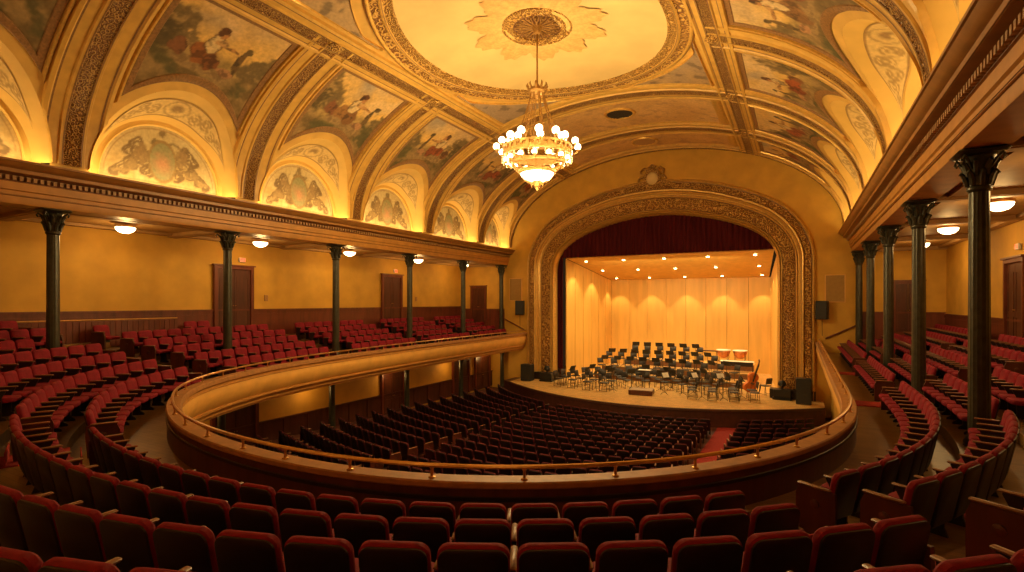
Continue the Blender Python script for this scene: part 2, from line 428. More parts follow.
# ------------------------------------------------------------------ murals
def lerp(a, b, t): return tuple(x+(y-x)*t for x, y in zip(a, b))
def sst(a, b, x):
    t = max(0., min(1., (x-a)/(b-a))); return t*t*(3-2*t)
def fb(x, y, s): return noise.fractal(Vector((x, y, s*3.7)), 1., 2., 5)
def fresco(u, v, s):
    """u across 0..1, v up 0..1: a landscape with clouds, trees and draped figures"""
    rnd = random.Random(s*13+5)
    v0 = v; v = (v-.10)/1.22; u = .5+(u-.5)/1.12
    wu, wv = fb(u*6, v*6, s+21), fb(u*6+9, v*6, s+22); wu2, wv2 = fb(u*16, v*16, s+23), fb(u*16+5, v*16, s+24)
    u += .014*wu+.007*wu2; v += .014*wv+.007*wv2
    n1 = fb(u*2.5, v*2.5, s); n2 = fb(u*7, v*7, s+9); n3 = fb(u*19, v*19, s+4)
    sky = lerp((.66, .40, .11), (.50, .34, .18), sst(.42, .95, v+.2*n1))
    sky = lerp(sky, (.25, .23, .21), sst(.05, .45, noise.noise(Vector((u*3.1+4, v*3.4, s*3.3+2))))*sst(.42, .8, v)*.8)
    sky = lerp(sky, (.66, .46, .24), sst(.05, .45, noise.noise(Vector((u*3.6, v*4.4+7, s*3.3+6))))*.6)
    c = sky
    fig = rnd.choice([.44, .5, .55]); mirror = rnd.random() < .4
    uu = 1-u if mirror else u
    # hills and trees
    h = .40+.07*fb(uu*3, 1.3, s+31)
    c = lerp(c, lerp((.20, .145, .05), (.33, .22, .085), sst(-.3, .3, n2)), sst(h+.05, h-.05, v)*.85)
    for cx, cy, r, cl in ((.12, .54, .14, (.15, .098, .04)), (.03, .38, .19, (.085, .058, .022)), (.94, .36, .14, (.12, .08, .032)), (.84, .29, .12, (.16, .105, .042)), (.25, .42, .09, (.17, .11, .045))):
        d = hypot((uu-cx), (v-cy)*.9)/r + .5*n2 + .35*n3
        c = lerp(c, lerp(cl, tuple(q*1.9 for q in cl), sst(.0, .5, n3+.4*n2)), sst(1.15, .65, d)*.92)
    # ground
    g = .27+.05*n1+.05*sin(uu*5+s)
    gc = lerp((.16, .10, .035), (.30, .19, .075), sst(-.35, .4, n2)); gc = lerp(gc, (.09, .075, .025), sst(.0, .45, fb(u*4, v*4, s+12)))
    c = lerp(c, gc, sst(g+.05, g-.04, v))
    d = max(abs(uu-fig-.02)/.26, abs(v-.26-.12*(fig-uu))/.055)+.3*n2
    c = lerp(c, lerp((.33, .21, .09), (.20, .12, .05), sst(-.2, .3, n3)), sst(1.15, .8, d))
    # draped figures
    rob = [(.36, .07, .022), (.33, .09, .03), (.30, .10, .025), (.30, .14, .045), (.34, .08, .025), (.36, .085, .035)][s % 6]
    for cx, cy, rx, ry, cl in ((fig-.22, .36, .07, .07, (.22, .085, .035)), (fig+.25, .40, .028, .14, (.15, .085, .03)), (fig+.27, .53, .035, .03, (.14, .085, .03)),
                               (fig-.04, .37, .13, .08, rob), (fig+.05, .33, .075, .095, lerp(rob, (.07, .025, .012), .35)), (fig-.0, .475, .068, .09, (.16, .07, .025)), (fig-.0, .475, .055, .08, (.66, .47, .24)),
                               (fig+.05, .50, .05, .024, (.56, .32, .13)), (fig+.14, .48, .085, .016, (.46, .23, .08)), (fig+.03, .572, .030, .040, (.46, .21, .075)), (fig+.012, .60, .036, .026, (.11, .04, .014)), (fig-.01, .575, .018, .03, (.11, .04, .014)),
                               (fig+.19, .28, .07, .045, (.42, .21, .10))):
        d = hypot((uu-cx)/rx, (v-cy)/ry)+.3*n2+.22*n3
        cc = lerp(cl, tuple(x*.42 for x in cl), sst(-.15, .4, n3+.6*n2))
        c = lerp(c, cc, sst(1.08, .84, d))
    return tuple(max(.008, x*(1.02+.16*n3)) for x in c)

LEFTN = ['nearest', 'second nearest', 'third nearest', 'fourth nearest', 'fifth nearest']
mur_i = 0
for sd in (-1, 1):
    nm = 'left' if sd < 0 else 'right'
    cnt = 0
    for k in range(1, len(RIBS)-1):
        y0, y1 = RIBS[k], RIBS[k+1]; yc, hb = (y0+y1)/2, (y1-y0)/2; a = hb-.48; w = hb-1.2
        if y0 < 0: continue
        if sd > 0 and k < 2: continue
        cnt += 1; mur_i += 1
        def low(y, g): return th_z(groin_z(y-yc, a+.36, GH+.44-g))
        def P(u, v, g=0., off=.02):
            y = yc+(u*2-1)*(w+g); tl = low(y, g); tt = th_x(7.02-g)
            return vp(tl+(tt-tl)*v, y, off, sd)
        NU, NV = 90, 90; rows = []; colr = []
        for i in range(NU+1):
            rows.append([P(i/NU, j/NV) for j in range(NV+1)])
            for j in range(NV+1):
                vv = j/NV*.95+.05
                # keep the picture upright where the arch bites into its foot
                tl = low(yc+(i/NU*2-1)*w, 0); tb = low(yc-w, 0); tt = th_x(7.02)
                vv = ((tl+(tt-tl)*j/NV)-tb)/(tt-tb)
                u_ = i/NU if sd < 0 else 1-i/NU
                colr.append(fresco(u_, max(0, vv), k+6*(sd > 0)))
        mu = thing('ceiling_mural', '', 'mural', (0, 0, 0), 0, 'landscape frescoes along the vault')
        mu['label'] = 'fresco of draped figures in a landscape, %s above the %s gallery' % (['', 'nearest', 'second from the near end', 'third from the near end', 'fourth from the near end', 'fifth from the near end', 'last before the stage'][cnt], nm)
        mu.location = P(.5, .5, 0, 0)
        L = Vector(mu.location)
        b = MB().grid(rows); b.v = [tuple(Vector(p)-L) for p in b.v]; b.obj('painting', M['fresco'], mu, True, colr)
        def edge(g, off):
            N = 24; o = []
            o += [P(i/N, 0, g, off) for i in range(N)]; o += [P(1, j/N, g, off) for j in range(N)]
            o += [P(1-i/N, 1, g, off) for i in range(N)]; o += [P(0, 1-j/N, g, off) for j in range(N)]
            return o
        for nme, prof, m in (('brown_frame', ((-.02, .02), (.0, .05), (.17, .06), (.2, .03)), 'brownframe'), ('gilt_moulding', ((.19, .03), (.21, .12), (.27, .13), (.30, .06), (.33, .0)), 'mould')):
            b = MB(); loops = [edge(g, o) for g, o in prof]
            if nme == 'brown_frame': b.grid([[l[i] for l in loops] for i in range(len(loops[0]))], closed_u=True)
            else: b.grid([[l[i % len(l)] for l in loops] for i in range(24, 97)])      # no gilt along the arch itself
            b.v = [tuple(Vector(p)-L) for p in b.v]; b.obj(nme, M[m], mu, True)

# groin ornament panels and lunette paintings
def scrolls(x, y, seed=0):
    """signed darkness of mirrored scrollwork; x,y in panel units"""
    ax = abs(x); d = 9.
    for cx, cy, r in ((.34, .42, .13), (.52, .30, .10), (.66, .20, .085), (.42, .62, .10), (.26, .22, .09), (.56, .50, .07), (.78, .12, .06)):
        q = hypot(ax-cx, y-cy); a_ = atan2(y-cy, ax-cx)
        for rr in (r, r*.5): d = min(d, abs(q-rr*(1+.16*sin(3*a_+seed)))/.022)
    return d
def lun_paint(x, y, s):
    """x -1..1, y 0..1 inside the half round"""
    n1 = fb(x*3, y*3, s); n2 = fb(x*9, y*9, s+2)
    c = lerp((.52, .35, .14), (.60, .44, .21), sst(-.3, .5, n1)); c = lerp(c, (.52, .46, .27), sst(.25, .75, y)*.45)
    d = scrolls(x, y, s)+.9*n2
    c = lerp(c, (.15, .085, .035), sst(1.7, .6, d)*.9)
    for cx, cy, rx, ry, cl in ((.34, .47, .14, .2, (.30, .19, .08)), (.54, .27, .16, .09, (.34, .22, .09)), (0, .74, .2, .05, (.14, .09, .035)), (0, .86, .06, .09, (.18, .12, .05)), (.72, .15, .1, .05, (.36, .24, .1))):
        q = hypot((abs(x)-cx)/rx, (y-cy)/ry)+.9*n2; c = lerp(c, cl, sst(1.15, .5, q)*.85)
    q = hypot(x/.23, (y-.42)/.34)
    c = lerp(c, lerp((.27, .25, .12), (.50, .25, .13), sst(.25, -.1, hypot(x, y-.36)-.06+.1*n2)), sst(1.05, .95, q))
    c = lerp(c, (.30, .19, .07), sst(.12, .04, abs(q-1)))
    r = hypot(x, y*.98)
    c = lerp(c, (.36, .22, .09), sst(.014, .004, abs(r-.94))*.8); c = lerp(c, (.36, .22, .09), sst(.012, .003, abs(y-.04))*.7)
    return c
for sd in (-1, 1):
    nm = 'left' if sd < 0 else 'right'; cnt = 0
    for k in range(1, len(RIBS)-1):
        y0, y1 = RIBS[k], RIBS[k+1]; yc, hb = (y0+y1)/2, (y1-y0)/2; a = hb-.48; a2 = a*.86
        if sd > 0 and k < 2: continue
        cnt += 1
        X = sd*(XL-.03); Lp = Vector((X, yc, VZ))
        t = thing('lunette_painting', 'half-round painted cartouche above the %s cornice, %s' % (nm, ['', 'nearest', 'second from the near end', 'third from the near end', 'fourth from the near end', 'fifth from the near end', 'last before the stage'][cnt]),
                  'lunette painting', Lp, 0, 'painted lunettes above the cornice')
        w, h = a2*.93, GH2*.93
        b = MB(); rows = []; colr = []
        for i in range(81):
            x = -1+2*i/80; x = max(-.999, min(.999, x)); top = sqrt(1-x*x)
            rows.append([(0, x*w, -.15*0+h*top*j/44) for j in range(45)])
            for j in range(45): colr.append(lun_paint(x, top*j/44, k))
        b.grid(rows).obj('painted_panel', M['cartouche'], t, False, colr)
        fr = MB(); prof = [(1.0, 0.), (1.0, .05), (1.02, .09), (1.05, .06), (1.12, .06), (1.15, .1), (1.19, .08), (1.22, .02)]
        fr.grid([[(-sd*o, -w*q*cos(pi*i/40)*(1 if q < 1.1 else 1), h*q*sin(pi*i/40)) for q, o in prof] for i in range(41)])
        fr.obj('arch_moulding', M['groin'], t, True)
        # ornament panel on the groin
        b = MB(); rows = []; colr = []; out = []
        def G(f, r, off=.02):
            p0 = Vector(vp(th_z(VZ+GH*sin(f)), yc-a*cos(f), 0, sd)); p1 = Vector((sd*XL, yc-a2*cos(f), VZ+GH2*sin(f)))
            q = p0.lerp(p1, r); return q-Vector((0, (q.y-yc)*.012, off))
        for i in range(81):
            f = pi*(.12+.76*i/80)
            tp = .26*sst(.10, .40, min(i, 80-i)/80+.1)+.004
            rows.append([tuple(G(f, .50+tp*(j/12-1))-Lp) for j in range(25)])
            for j in range(25):
                x = (i/80*2-1); v = j/24
                n2 = fb(x*9, v*4, k+2)
                c = (.66, .45, .17)
                d = 9.
                for cx in (.26, .4, .54, .68, .82):
                    q = hypot((abs(x)-cx)/.075, (v-.5+.1*sin(cx*20))/.33); d = min(d, abs(q-.8)/.16, abs(q-.35)/.16)
                c = lerp(c, (.33, .20, .07), sst(1.3, .5, d+.6*n2)*.85)
                q = hypot(x/.15, (v-.5)/.42); c = lerp(c, (.42, .27, .10), sst(.13, .05, abs(q-.95))); c = lerp(c, (.30, .18, .07), sst(.7, .3, q)*sst(-.2, .2, n2))
                if min(v, 1-v) < .06 or abs(x) > .975: c = (.36, .21, .07)
                colr.append(c)
        b.grid(rows).obj('groin_panel', M['cartouche'], t, True, colr)

# spandrel and central ceiling panels
def patch(name, label, fn, NU, NV, seed, tint, cat='mural', grp=None):
    rows = []; colr = []
    for i in range(NU+1):
        rows.append([fn(i/NU, j/NV, .03) for j in range(NV+1)])
        for j in range(NV+1):
            p = rows[-1][-1-NV+j]; n1 = fb(p[0]*.5, p[1]*.5, seed); n2 = fb(p[0]*1.9, p[1]*1.9, seed+3)
            c = lerp(tint[0], tint[1], sst(-.35, .45, n1)); c = lerp(c, tint[2], sst(.18, .5, n2)*.8)
            colr.append(c)
    t = thing(name, label, cat, fn(.5, .5, 0), 0, grp); L = Vector(t.location)
    b = MB().grid(rows); b.v = [tuple(Vector(p)-L) for p in b.v]; b.obj('painting', M['fresco'], t, True, colr)
    fr = MB(); N = 20
    def loop(e, off):
        o = []
        for (ua, va, ub, vb) in ((0, 0, 1, 0), (1, 0, 1, 1), (1, 1, 0, 1), (0, 1, 0, 0)):
            for i in range(N):
                u, v = ua+(ub-ua)*i/N, va+(vb-va)*i/N
                o.append(fn(.5+(u-.5)*(1+e), .5+(v-.5)*(1+e), off))
        return o
    ls = [loop(e, o) for e, o in ((-.02, .03), (0, .07), (.03, .10), (.055, .08), (.07, .0))]
    fr.grid([[l[i] for l in ls] for i in range(4*N)], closed_u=True)
    fr.v = [tuple(Vector(p)-L) for p in fr.v]; fr.obj('frame', M['mould'], t, True)
    return t
mauve = ((.36, .25, .16), (.46, .30, .15), (.16, .11, .07))
pinkish = ((.62, .37, .14), (.70, .44, .18), (.46, .27, .13))
for sx in (-1, 1):
    for sy in (-1, 1):
        def fn(u, v, off, sx=sx, sy=sy):
            yy = 2.6+(7.15-2.6)*u            # distance from oval centre along hall
            q = 1-(yy/7.3)**2
            xe = 5.98*sqrt(q) if q > 0 else 0
            xe = max(xe, .9+(yy-7)*0)
            xi = min(xe+.1, 5.3); x = xi+(5.42-xi)*v
            return vp(th_x(x), RC[1]+sy*yy, off, sx)
        patch('spandrel_painting', 'mauve painted ceiling corner between the oval ring and the %s band, %s end' % ('left' if sx < 0 else 'right', 'stage' if sy > 0 else 'near'), fn, 50, 20, 20+sx+2*sy, mauve, grp='corner paintings around the ceiling oval')
for n_, (ya, yb) in enumerate(((26.9, 30.75), (32.95, 35.45))):
    def fn(u, v, off, ya=ya, yb=yb):
        x = -5.2+10.4*u
        return vp(th_x(x), ya+(yb-ya)*v, off, 1 if x >= 0 else -1)
    patch('ceiling_panel', 'wide pinkish painted ceiling panel %s' % ('beside the oval ring, around the dark vent' if n_ == 0 else 'nearest the stage wall, around the tan vent'), fn, 70, 30, 40+n_, pinkish, 'mural', 'painted panels before the stage')
for n_, (x, y, m, lb) in enumerate(((.08, 28.45, 'ovalvent', 'round dark ceiling vent in the panel beside the oval ring'), (.0, 34.15, 'tan', 'round tan ceiling vent in the panel nearest the stage'))):
    t = thing('ceiling_vent', lb, 'vent', (x, y, vz(0)-.06), 0, None)
    MB().lathe((0, 0, 0), [(.9, .03), (.88, -.05), (.78, -.07), (.72, -.03), (.70, .03)], 32, close=False).obj('rim', M['mould'], t, True)
    b = MB().lathe((0, 0, 0), [(.71, -.0), (.001, -.0)], 32, close=False)
    for q in range(-5, 6):
        l_ = sqrt(.7**2-(q*.12)**2); b.box((0, q*.12, -.015), (l_*2, .03, .03))
    b.obj('grille', M[m], t)

# ------------------------------------------------------------------ entablature (cornices) and gallery shell
WX = 11.95
def ext_y(prof, y0, y1, sd):
    b = MB(); b.grid([[(sd*x, y0, z) for x, z in prof], [(sd*x, y1, z) for x, z in prof]]); return b
PROF = [(12.35, 2.93), (11.62, 2.93), (11.60, 2.98), (11.60, 3.16), (11.55, 3.17), (11.55, 3.30), (11.50, 3.33), (11.50, 3.56)]
PROF2 = [(11.50, 3.56), (11.46, 3.58), (11.46, 3.74), (11.38, 3.76), (11.22, 3.78), (11.20, 3.80), (11.20, 3.90), (11.14, 3.92), (11.06, 3.98), (11.0, 4.06), (10.96, 4.07), (10.96, 4.13), (11.02, 4.15), (11.3, 4.15), (11.3, 4.02), (12.0, 4.02), (12.0, 4.35)]
for sd in (-1, 1):
    o = ext_y(PROF, -6, YW, sd).obj('trim_entablature_'+('left' if sd < 0 else 'right'), M['entab'], None, 30); o['kind'] = 'structure'
    struct('cornice', ext_y(PROF2, -6, YW, sd), M['entab2'], 30, parent=o)
    d = MB(); y = -2. if sd < 0 else 2.
    while y < YW-.1:
        d.box((sd*11.42, y, 3.66), (.10, .085, .13)); y += .16
    struct('dentils', d, M['dentil'], parent=o)
    struct('recess_shade', ext_y([(11.455, 3.57), (11.455, 3.75), (11.2, 3.785)], -6, YW, sd), M['entabdark'], parent=o)  # dark sheet painting the shade behind the dentils and under the crown
    struct('crease_shade', ext_y([(11.595, 3.155), (11.535, 3.19)], -6, YW, sd), M['entabdark'], parent=o)  # dark strip painting shade into the step of the frieze
    # side gallery ceiling with cross beams
    c = MB(); c.grid([[(sd*12.3, -6, 3.05), (sd*16.2, -6, 3.05)], [(sd*12.3, YW, 3.05), (sd*16.2, YW, 3.05)]])
    for k in range(7):
        yb = 36.36-5.786*k; c.box((sd*14.1, yb, 2.98), (3.9, .5, .16)); c.box((sd*14.1, yb, 2.93), (3.9, .3, .1))
    for x in (12.75, 15.75): c.box((sd*x, 15.2, 3.0), (.35, 42.6, .12))
    struct('ceiling_gallery_'+('left' if sd < 0 else 'right'), c, mat('gallery_ceiling_%d' % sd, (.42, .24, .08), .6, .15, 2.))

# walls
w = MB()
w.grid([[(-16, -6, -7), (-16, -6, 3.2)], [(-16, YW+.1, -7), (-16, YW+.1, 3.2)]]); struct('wall_left', w, M['wall'])
w = MB(); w.grid([[(16, -6, -7), (16, -6, 3.2)], [(16, YW+.1, -7), (16, YW+.1, 3.2)]]); struct('wall_right', w, M['wall'])
w = MB(); w.grid([[(-16.2, -6, -7), (16.2, -6, -7)], [(-16.2, -6, 11), (16.2, -6, 11)]]); struct('wall_back', w, M['wall'])

# proscenium curves -------------------------------------------------------------
def smooth_curve(pts, n):
    P = [pts[0]]+list(pts)+[pts[-1]]; out = []
    for i in range(1, len(P)-2):
        for k in range(8):
            t = k/8; p0, p1, p2, p3 = P[i-1], P[i], P[i+1], P[i+2]
            out.append(tuple(.5*((2*b)+(-a+c)*t+(2*a-5*b+4*c-d)*t*t+(-a+3*b-3*c+d)*t**3) for a, b, c, d in zip(p0, p1, p2, p3)))
    out.append(tuple(pts[-1]))
    L = [0]
    for i in range(1, len(out)): L.append(L[-1]+math.dist(out[i], out[i-1]))
    res = []; j = 0
    for k in range(n+1):
        s = L[-1]*k/n
        while j < len(L)-2 and L[j+1] < s: j += 1
        t = (s-L[j])/max(1e-9, L[j+1]-L[j]); res.append(tuple(a+(b-a)*t for a, b in zip(out[j], out[j+1])))
    return res
OUT = [(9.77, 2.6), (9.70, 3.4), (9.3, 4.55), (8.35, 5.85), (7.2, 6.65), (5.7, 7.33), (3.9, 7.93), (1.9, 8.3), (0, 8.42)]
INN = [(7.74, 2.3), (7.62, 3.1), (7.1, 4.0), (6.15, 4.72), (4.9, 5.28), (3.5, 5.7), (2.2, 5.97), (1.0, 6.11), (0, 6.15)]
so, si = smooth_curve(OUT, 40), smooth_curve(INN, 40)
def full(c, zb=-6.0):
    half = [(c[0][0], zb+(c[0][1]-zb)*i/10) for i in range(10)]+c
    return [(-x, z) for x, z in half]+[(x, z) for x, z in reversed(half[:-1])]
CO, CI = full(so), full(si)
def arch_ring(prof, name, m, parent=None, sm=True):
    b = MB(); b.grid([[(a[0]+(c[0]-a[0])*t, YW+y, a[1]+(c[1]-a[1])*t) for t, y in prof] for a, c in zip(CO, CI)])
    return b.obj(name, m, parent, sm)
arch = thing('proscenium_arch', 'broad gilded proscenium arch with carved bands around the stage opening', 'proscenium arch', (0, YW, -6))
def shift(o, p):
    v = Vector(p)
    for q in o.data.vertices: q.co -= v
for prof, nm_, m in ((((0, .05), (0, -.22), (.015, -.30), (.045, -.34), (.07, -.30), (.085, -.12), (.095, -.12)), 'outer_moulding', 'mould'), (((.095, -.12), (.105, -.2), (.18, -.24), (.26, -.2), (.275, -.1)), 'outer_ornament_band', 'orn'),
                     (((.275, -.1), (.285, -.26), (.31, -.32), (.34, -.30), (.355, -.16), (.38, -.1), (.41, .08), (.455, .12), (.46, .2)), 'plain_cove', 'mould'), (((.46, .2), (.465, .06), (.485, .0), (.505, .04), (.515, .22), (.525, .22)), 'middle_moulding', 'mould'),
                     (((.525, .22), (.54, .14), (.69, .12), (.85, .24), (.865, .36)), 'inner_ornament_band', 'orn'), (((.865, .36), (.875, .24), (.895, .22), (.91, .42), (.925, .5), (.935, .36), (.955, .34), (.965, .6), (1., .75), (1., 1.05)), 'inner_moulding', 'mould')):
    o = arch_ring(prof, nm_, M[m], arch); shift(o, (0, YW, -6))
for t0, y0, t1, y1 in ((.083, -.13, .095, -.125), (.272, -.105, .284, -.2), (.352, -.17, .366, -.14), (.452, .118, .463, .15), (.512, .2, .527, .215), (.86, .3, .872, .26), (.928, .44, .94, .36)):
    o = arch_ring(((t0, y0-.012), (t1, y1-.012)), 'groove_shade', M['brownframe'], arch); shift(o, (0, YW, -6))  # thin brown strips paint shade into the creases of the arch
# crest at the crown
cr = MB()
cr.lathe((0, 0, 0), [(.001, .14), (.2, .13), (.36, .08), (.42, 0)], 24, close=False, sy=1.15)
cr2 = MB()
cr2.tube([(.5*cos(f), .62*sin(f), .02) for f in [2*pi*i/28 for i in range(28)]], .11, 8, closed=True)
for s_ in (-1, 1):
    cr2.tube([(s_*x, y, .05) for x, y in ((.35, .6), (.55, .78), (.78, .6), (.74, .35), (.6, .4))], [.1, .1, .09, .08, .05], 7)
    cr2.tube([(s_*x, y, .05) for x, y in ((.45, -.35), (.75, -.3), (1.0, -.42), (1.3, -.5), (1.6, -.62))], [.13, .15, .12, .1, .03], 7)
    cr2.tube([(s_*x, y, .05) for x, y in ((.55, .1), (.8, .12), (.95, -.1), (.8, -.25))], [.09, .1, .08, .05], 7)
    cr2.tube([(s_*x, y, .06) for x, y in ((.1, .62), (.22, .85), (.05, .98))], [.1, .09, .04], 7)
cr2.sphere((0, .92, .04), .16, 8, 6)
R_ = Matrix.Translation((0, -.30, 14.55)) @ Matrix.Rotation(pi/2, 4, 'X') @ Matrix.Diagonal((1.0, .92, 1, 1))
crest = None
for b_, nme, m in ((cr2, 'crest', 'orngold'), (cr, 'crest_shield', 'cream')):
    b_.v = [tuple(R_ @ Vector(p)) for p in b_.v]
    o = b_.obj(nme, M[m], arch if crest is None else crest, True); crest = crest or o
# proscenium wall around it
def border(p):
    x, z = p
    if z <= 2.7: return (16.3*(1 if x > 0 else -1), z)
    a_ = atan2(z-2.7, abs(x)); 
    k = min(16.3/max(1e-6, cos(a_)), 8.6/max(1e-6, sin(a_)))
    return ((1 if x > 0 else -1)*k*cos(a_), 2.7+k*sin(a_))
b = MB(); b.grid([[(p[0], YW, p[1]), (border(p)[0], YW, border(p)[1])] for p in CO])
for s_ in (-1, 1): b.grid([[(s_*9.77, YW, -7.05), (s_*16.3, YW, -7.05)], [(s_*9.77, YW, -6), (s_*16.3, YW, -6)]])
struct('wall_stage', b, M['wall'])

# ------------------------------------------------------------------ stage, shell, curtains
def apron(x): return 29.75+.042*x*x
b = MB(); xs = [-10.2+20.4*i/40 for i in range(41)]
b.grid([[(x, apron(x), -6), (x, 49, -6)] for x in xs]); struct('floor_stage', b, M['stage'])
b = MB(); b.grid([[(x, apron(x)-.06, -5.98), (x, apron(x)-.08, -6.1), (x, apron(x)-.02, -6.12), (x, apron(x), -7.05)] for x in xs])
b.grid([[(x, apron(x)-.06, -5.98), (x, apron(x)+.05, -5.98)] for x in xs])
struct('wall_apron', b, M['apron'])
b = MB(); b.grid([[(-10.2, 34.1, -6.02), (-10.9, 34.6, -6.02)], [(-10.2, 36.4, -6.02), (-10.9, 36.4, -6.02)]]); b.grid([[(-10.2, 34.1, -6.02), (-10.9, 34.6, -6.02)], [(-10.2, 34.1, -7.0), (-10.9, 34.6, -7.0)]])
struct('floor_stage_wing', b, M['apron'])

def pleats(x0, x1, y, z0, z1, n, amp):
    b = MB(); rows = []
    for i in range(n*8+1):
        t = i/(n*8); x = x0+(x1-x0)*t; yy = y+amp*sin(2*pi*n*t)+amp*.4*sin(2*pi*n*.37*t)
        rows.append([(x, yy+.3*amp*sin(7*t*n+q), z0+(z1-z0)*q/5) for q in range(6)])
    return b.grid(rows)
tag(pleats(-7.7, 7.7, YW+1.0, 3.42, 6.5, 46, .07).obj('stage_valance', M['curtain'], None, True), 'pleated wine red valance curtain hanging in the top of the stage arch', 'curtain')
tag(pleats(-7.85, -7.3, YW+1.1, -6, 3.6, 4, .06).obj('stage_side_curtain', M['curtain'], None, True), 'narrow wine red side curtain at the left edge of the stage', 'curtain')

shell = thing('acoustic_shell', 'honey maple orchestra shell of tall panels around the stage', 'acoustic shell', (0, 43, -6))
def spanel(p0, p1, z0, za, zb, name='wall_panel'):
    d = Vector((p1[0]-p0[0], p1[1]-p0[1])); L = d.length; d.normalize(); n = Vector((-d.y, d.x))
    b = MB(); g = .012
    a0, a1 = Vector(p0)+d*g, Vector(p1)-d*g
    for e0, e1, th_ in ((a0, a1, 0),):
        vs = []
        for q in (e0, e1):
            pass
        vs = [(a0.x, a0.y-43, z0+6), (a1.x, a1.y-43, z0+6), (a1.x, a1.y-43, zb+6), (a0.x, a0.y-43, za+6)]
        off = n*.05
        vs += [(x+off.x, y+off.y, z) for x, y, z in vs]
        b.add(vs, [(0, 1, 2, 3), (7, 6, 5, 4), (0, 4, 5, 1), (1, 5, 6, 2), (2, 6, 7, 3), (3, 7, 4, 0)])
    # raised batten at the joint
    b.box((a0.x+d.x*.03, a0.y-43+d.y*.03, (z0+za)/2+6), (.06, .06, za-z0), atan2(d.y, d.x))
    return b.obj(name, M['maple'], shell)
YF, YB = YW+1.25, 48.
def ceilz(y): return 3.38+(2.05-3.38)*(y-YF)/(YB-YF)
nb = 8; bx0, bx1 = -6.75, 6.9
for i in range(nb):
    x0, x1 = bx0+(bx1-bx0)*i/nb, bx0+(bx1-bx0)*(i+1)/nb
    spanel((x0, YB), (x1, YB), -6, 2.06, 2.06)
for i in range(6):
    t0, t1 = i/6, (i+1)/6
    y0, y1 = YF+(YB-YF)*t0, YF+(YB-YF)*t1
    spanel((-7.1+.35*t0, y0), (-7.1+.35*t1, y1), -6, ceilz(y0)-.02, ceilz(y1)-.02)
    spanel((7.75-.85*t0, y0), (7.75-.85*t1, y1), -6, ceilz(y0)-.1, ceilz(y1)-.1)
b = MB()
b.grid([[(-7.05, YF-43, 9.38), (7.5, YF-43, 9.38)], [(-6.75, YB-43, 8.05), (6.75, YB-43, 8.05)]])
b.grid([[(-7.05, YF-43, 9.38), (7.5, YF-43, 9.38)], [(-7.05, YF-43, 9.52), (7.5, YF-43, 9.52)]])
b.obj('ceiling_panel', M['maple'], shell)
SPOTS = []
for r_, (y, n) in enumerate(((39.0, 5), (43.0, 5), (46.9, 5))):
    for i in range(n):
        x = -5.8+12.2*i/(n-1)-(.1+.0*r_); SPOTS.append((x, y, ceilz(y)))
        t = thing('downlight', 'recessed downlight, %s from left in the %s row of the shell ceiling' % (ORD[i+1], ['front', 'middle', 'back'][r_]), 'downlight', (x, y, ceilz(y)), 0, 'downlights in the shell ceiling')
        MB().lathe((0, 0, 0), [(.19, .0), (.19, -.03), (.14, -.04), (.13, .0)], 16, close=False).obj('trim_ring', M['mould'], t)
        MB().lathe((0, 0, -.02), [(.135, 0), (.1, -.03), (.001, -.04)], 14, close=False).obj('lens', M['spot'], t)
# low dark plinth at the proscenium foot
for s_ in (-1, 1):
    b = MB().box((s_*8.55, YW+.05, -5.72), (2.5, .75, .55)); struct('baseboard_proscenium_'+('left' if s_ < 0 else 'right'), b, M['woodblack'])

# ------------------------------------------------------------------ rail path
RAILP = [(-9.98, 36.45), (-9.96, 33), (-9.92, 29), (-9.85, 25), (-9.68, 20.9), (-9.4, 17.5), (-9.15, 15.4), (-8.62, 12.9), (-8.07, 11.45), (-7.5, 10.2), (-6.83, 9.14), (-6.08, 8.28), (-5.05, 7.42), (-4.0, 6.8), (-2.4, 6.05),
         (-.9, 5.6), (.5, 5.37), (1.87, 5.3), (3.23, 5.39), (4.44, 5.68), (5.55, 6.2), (6.57, 6.9), (7.5, 7.78), (8.32, 8.88), (9.0, 10.15), (9.46, 11.4), (9.78, 12.8), (9.94, 14.2), (9.97, 16), (9.97, 20), (9.97, 25), (9.97, 31), (9.97, 36.45)]
rp = smooth_curve(RAILP, 400)
for _ in range(30):
    rp = [rp[0]]+[tuple((a+2*b_+c)/4 for a, b_, c in zip(rp[i-1], rp[i], rp[i+1])) for i in range(1, len(rp)-1)]+[rp[-1]]
NR = len(rp)
rn = []
for i in range(NR):
    a, b_ = rp[max(0, i-1)], rp[min(NR-1, i+1)]; dx, dy = b_[0]-a[0], b_[1]-a[1]; l = hypot(dx, dy)
    rn.append((dy/l, -dx/l))          # outward (away from the hall centre)
if rn[NR//2][1] > 0: rn = [(-x, -y) for x, y in rn]
# smooth normals
for _ in range(20):
    rn = [rn[0]]+[tuple((a+2*b_+c)/4 for a, b_, c in zip(rn[i-1], rn[i], rn[i+1])) for i in range(1, NR-1)]+[rn[-1]]
    rn = [(x/hypot(x, y), y/hypot(x, y)) for x, y in rn]
def off(i, o):
    x, y = rp[i][0]+rn[i][0]*o, rp[i][1]+rn[i][1]*o
    return (max(-15.98, min(15.98, x)), max(-5.9, min(YW, y)))
S = [0.]
for i in range(1, NR): S.append(S[-1]+math.dist(rp[i], rp[i-1]))
def s_at(pt): return S[min(range(NR), key=lambda i: math.dist(rp[i], pt))]
def band(prof, step=2):
    b = MB(); idx = list(range(0, NR, step)); idx[-1] = NR-1
    b.grid([[(*off(i, o), z) for o, z in prof] for i in idx]); return b
bf = thing('balcony_parapet', 'curved horseshoe balcony front with gold fascia below a flat ledge', 'balcony front', (0, 0, 0))
bf['kind'] = 'thing'
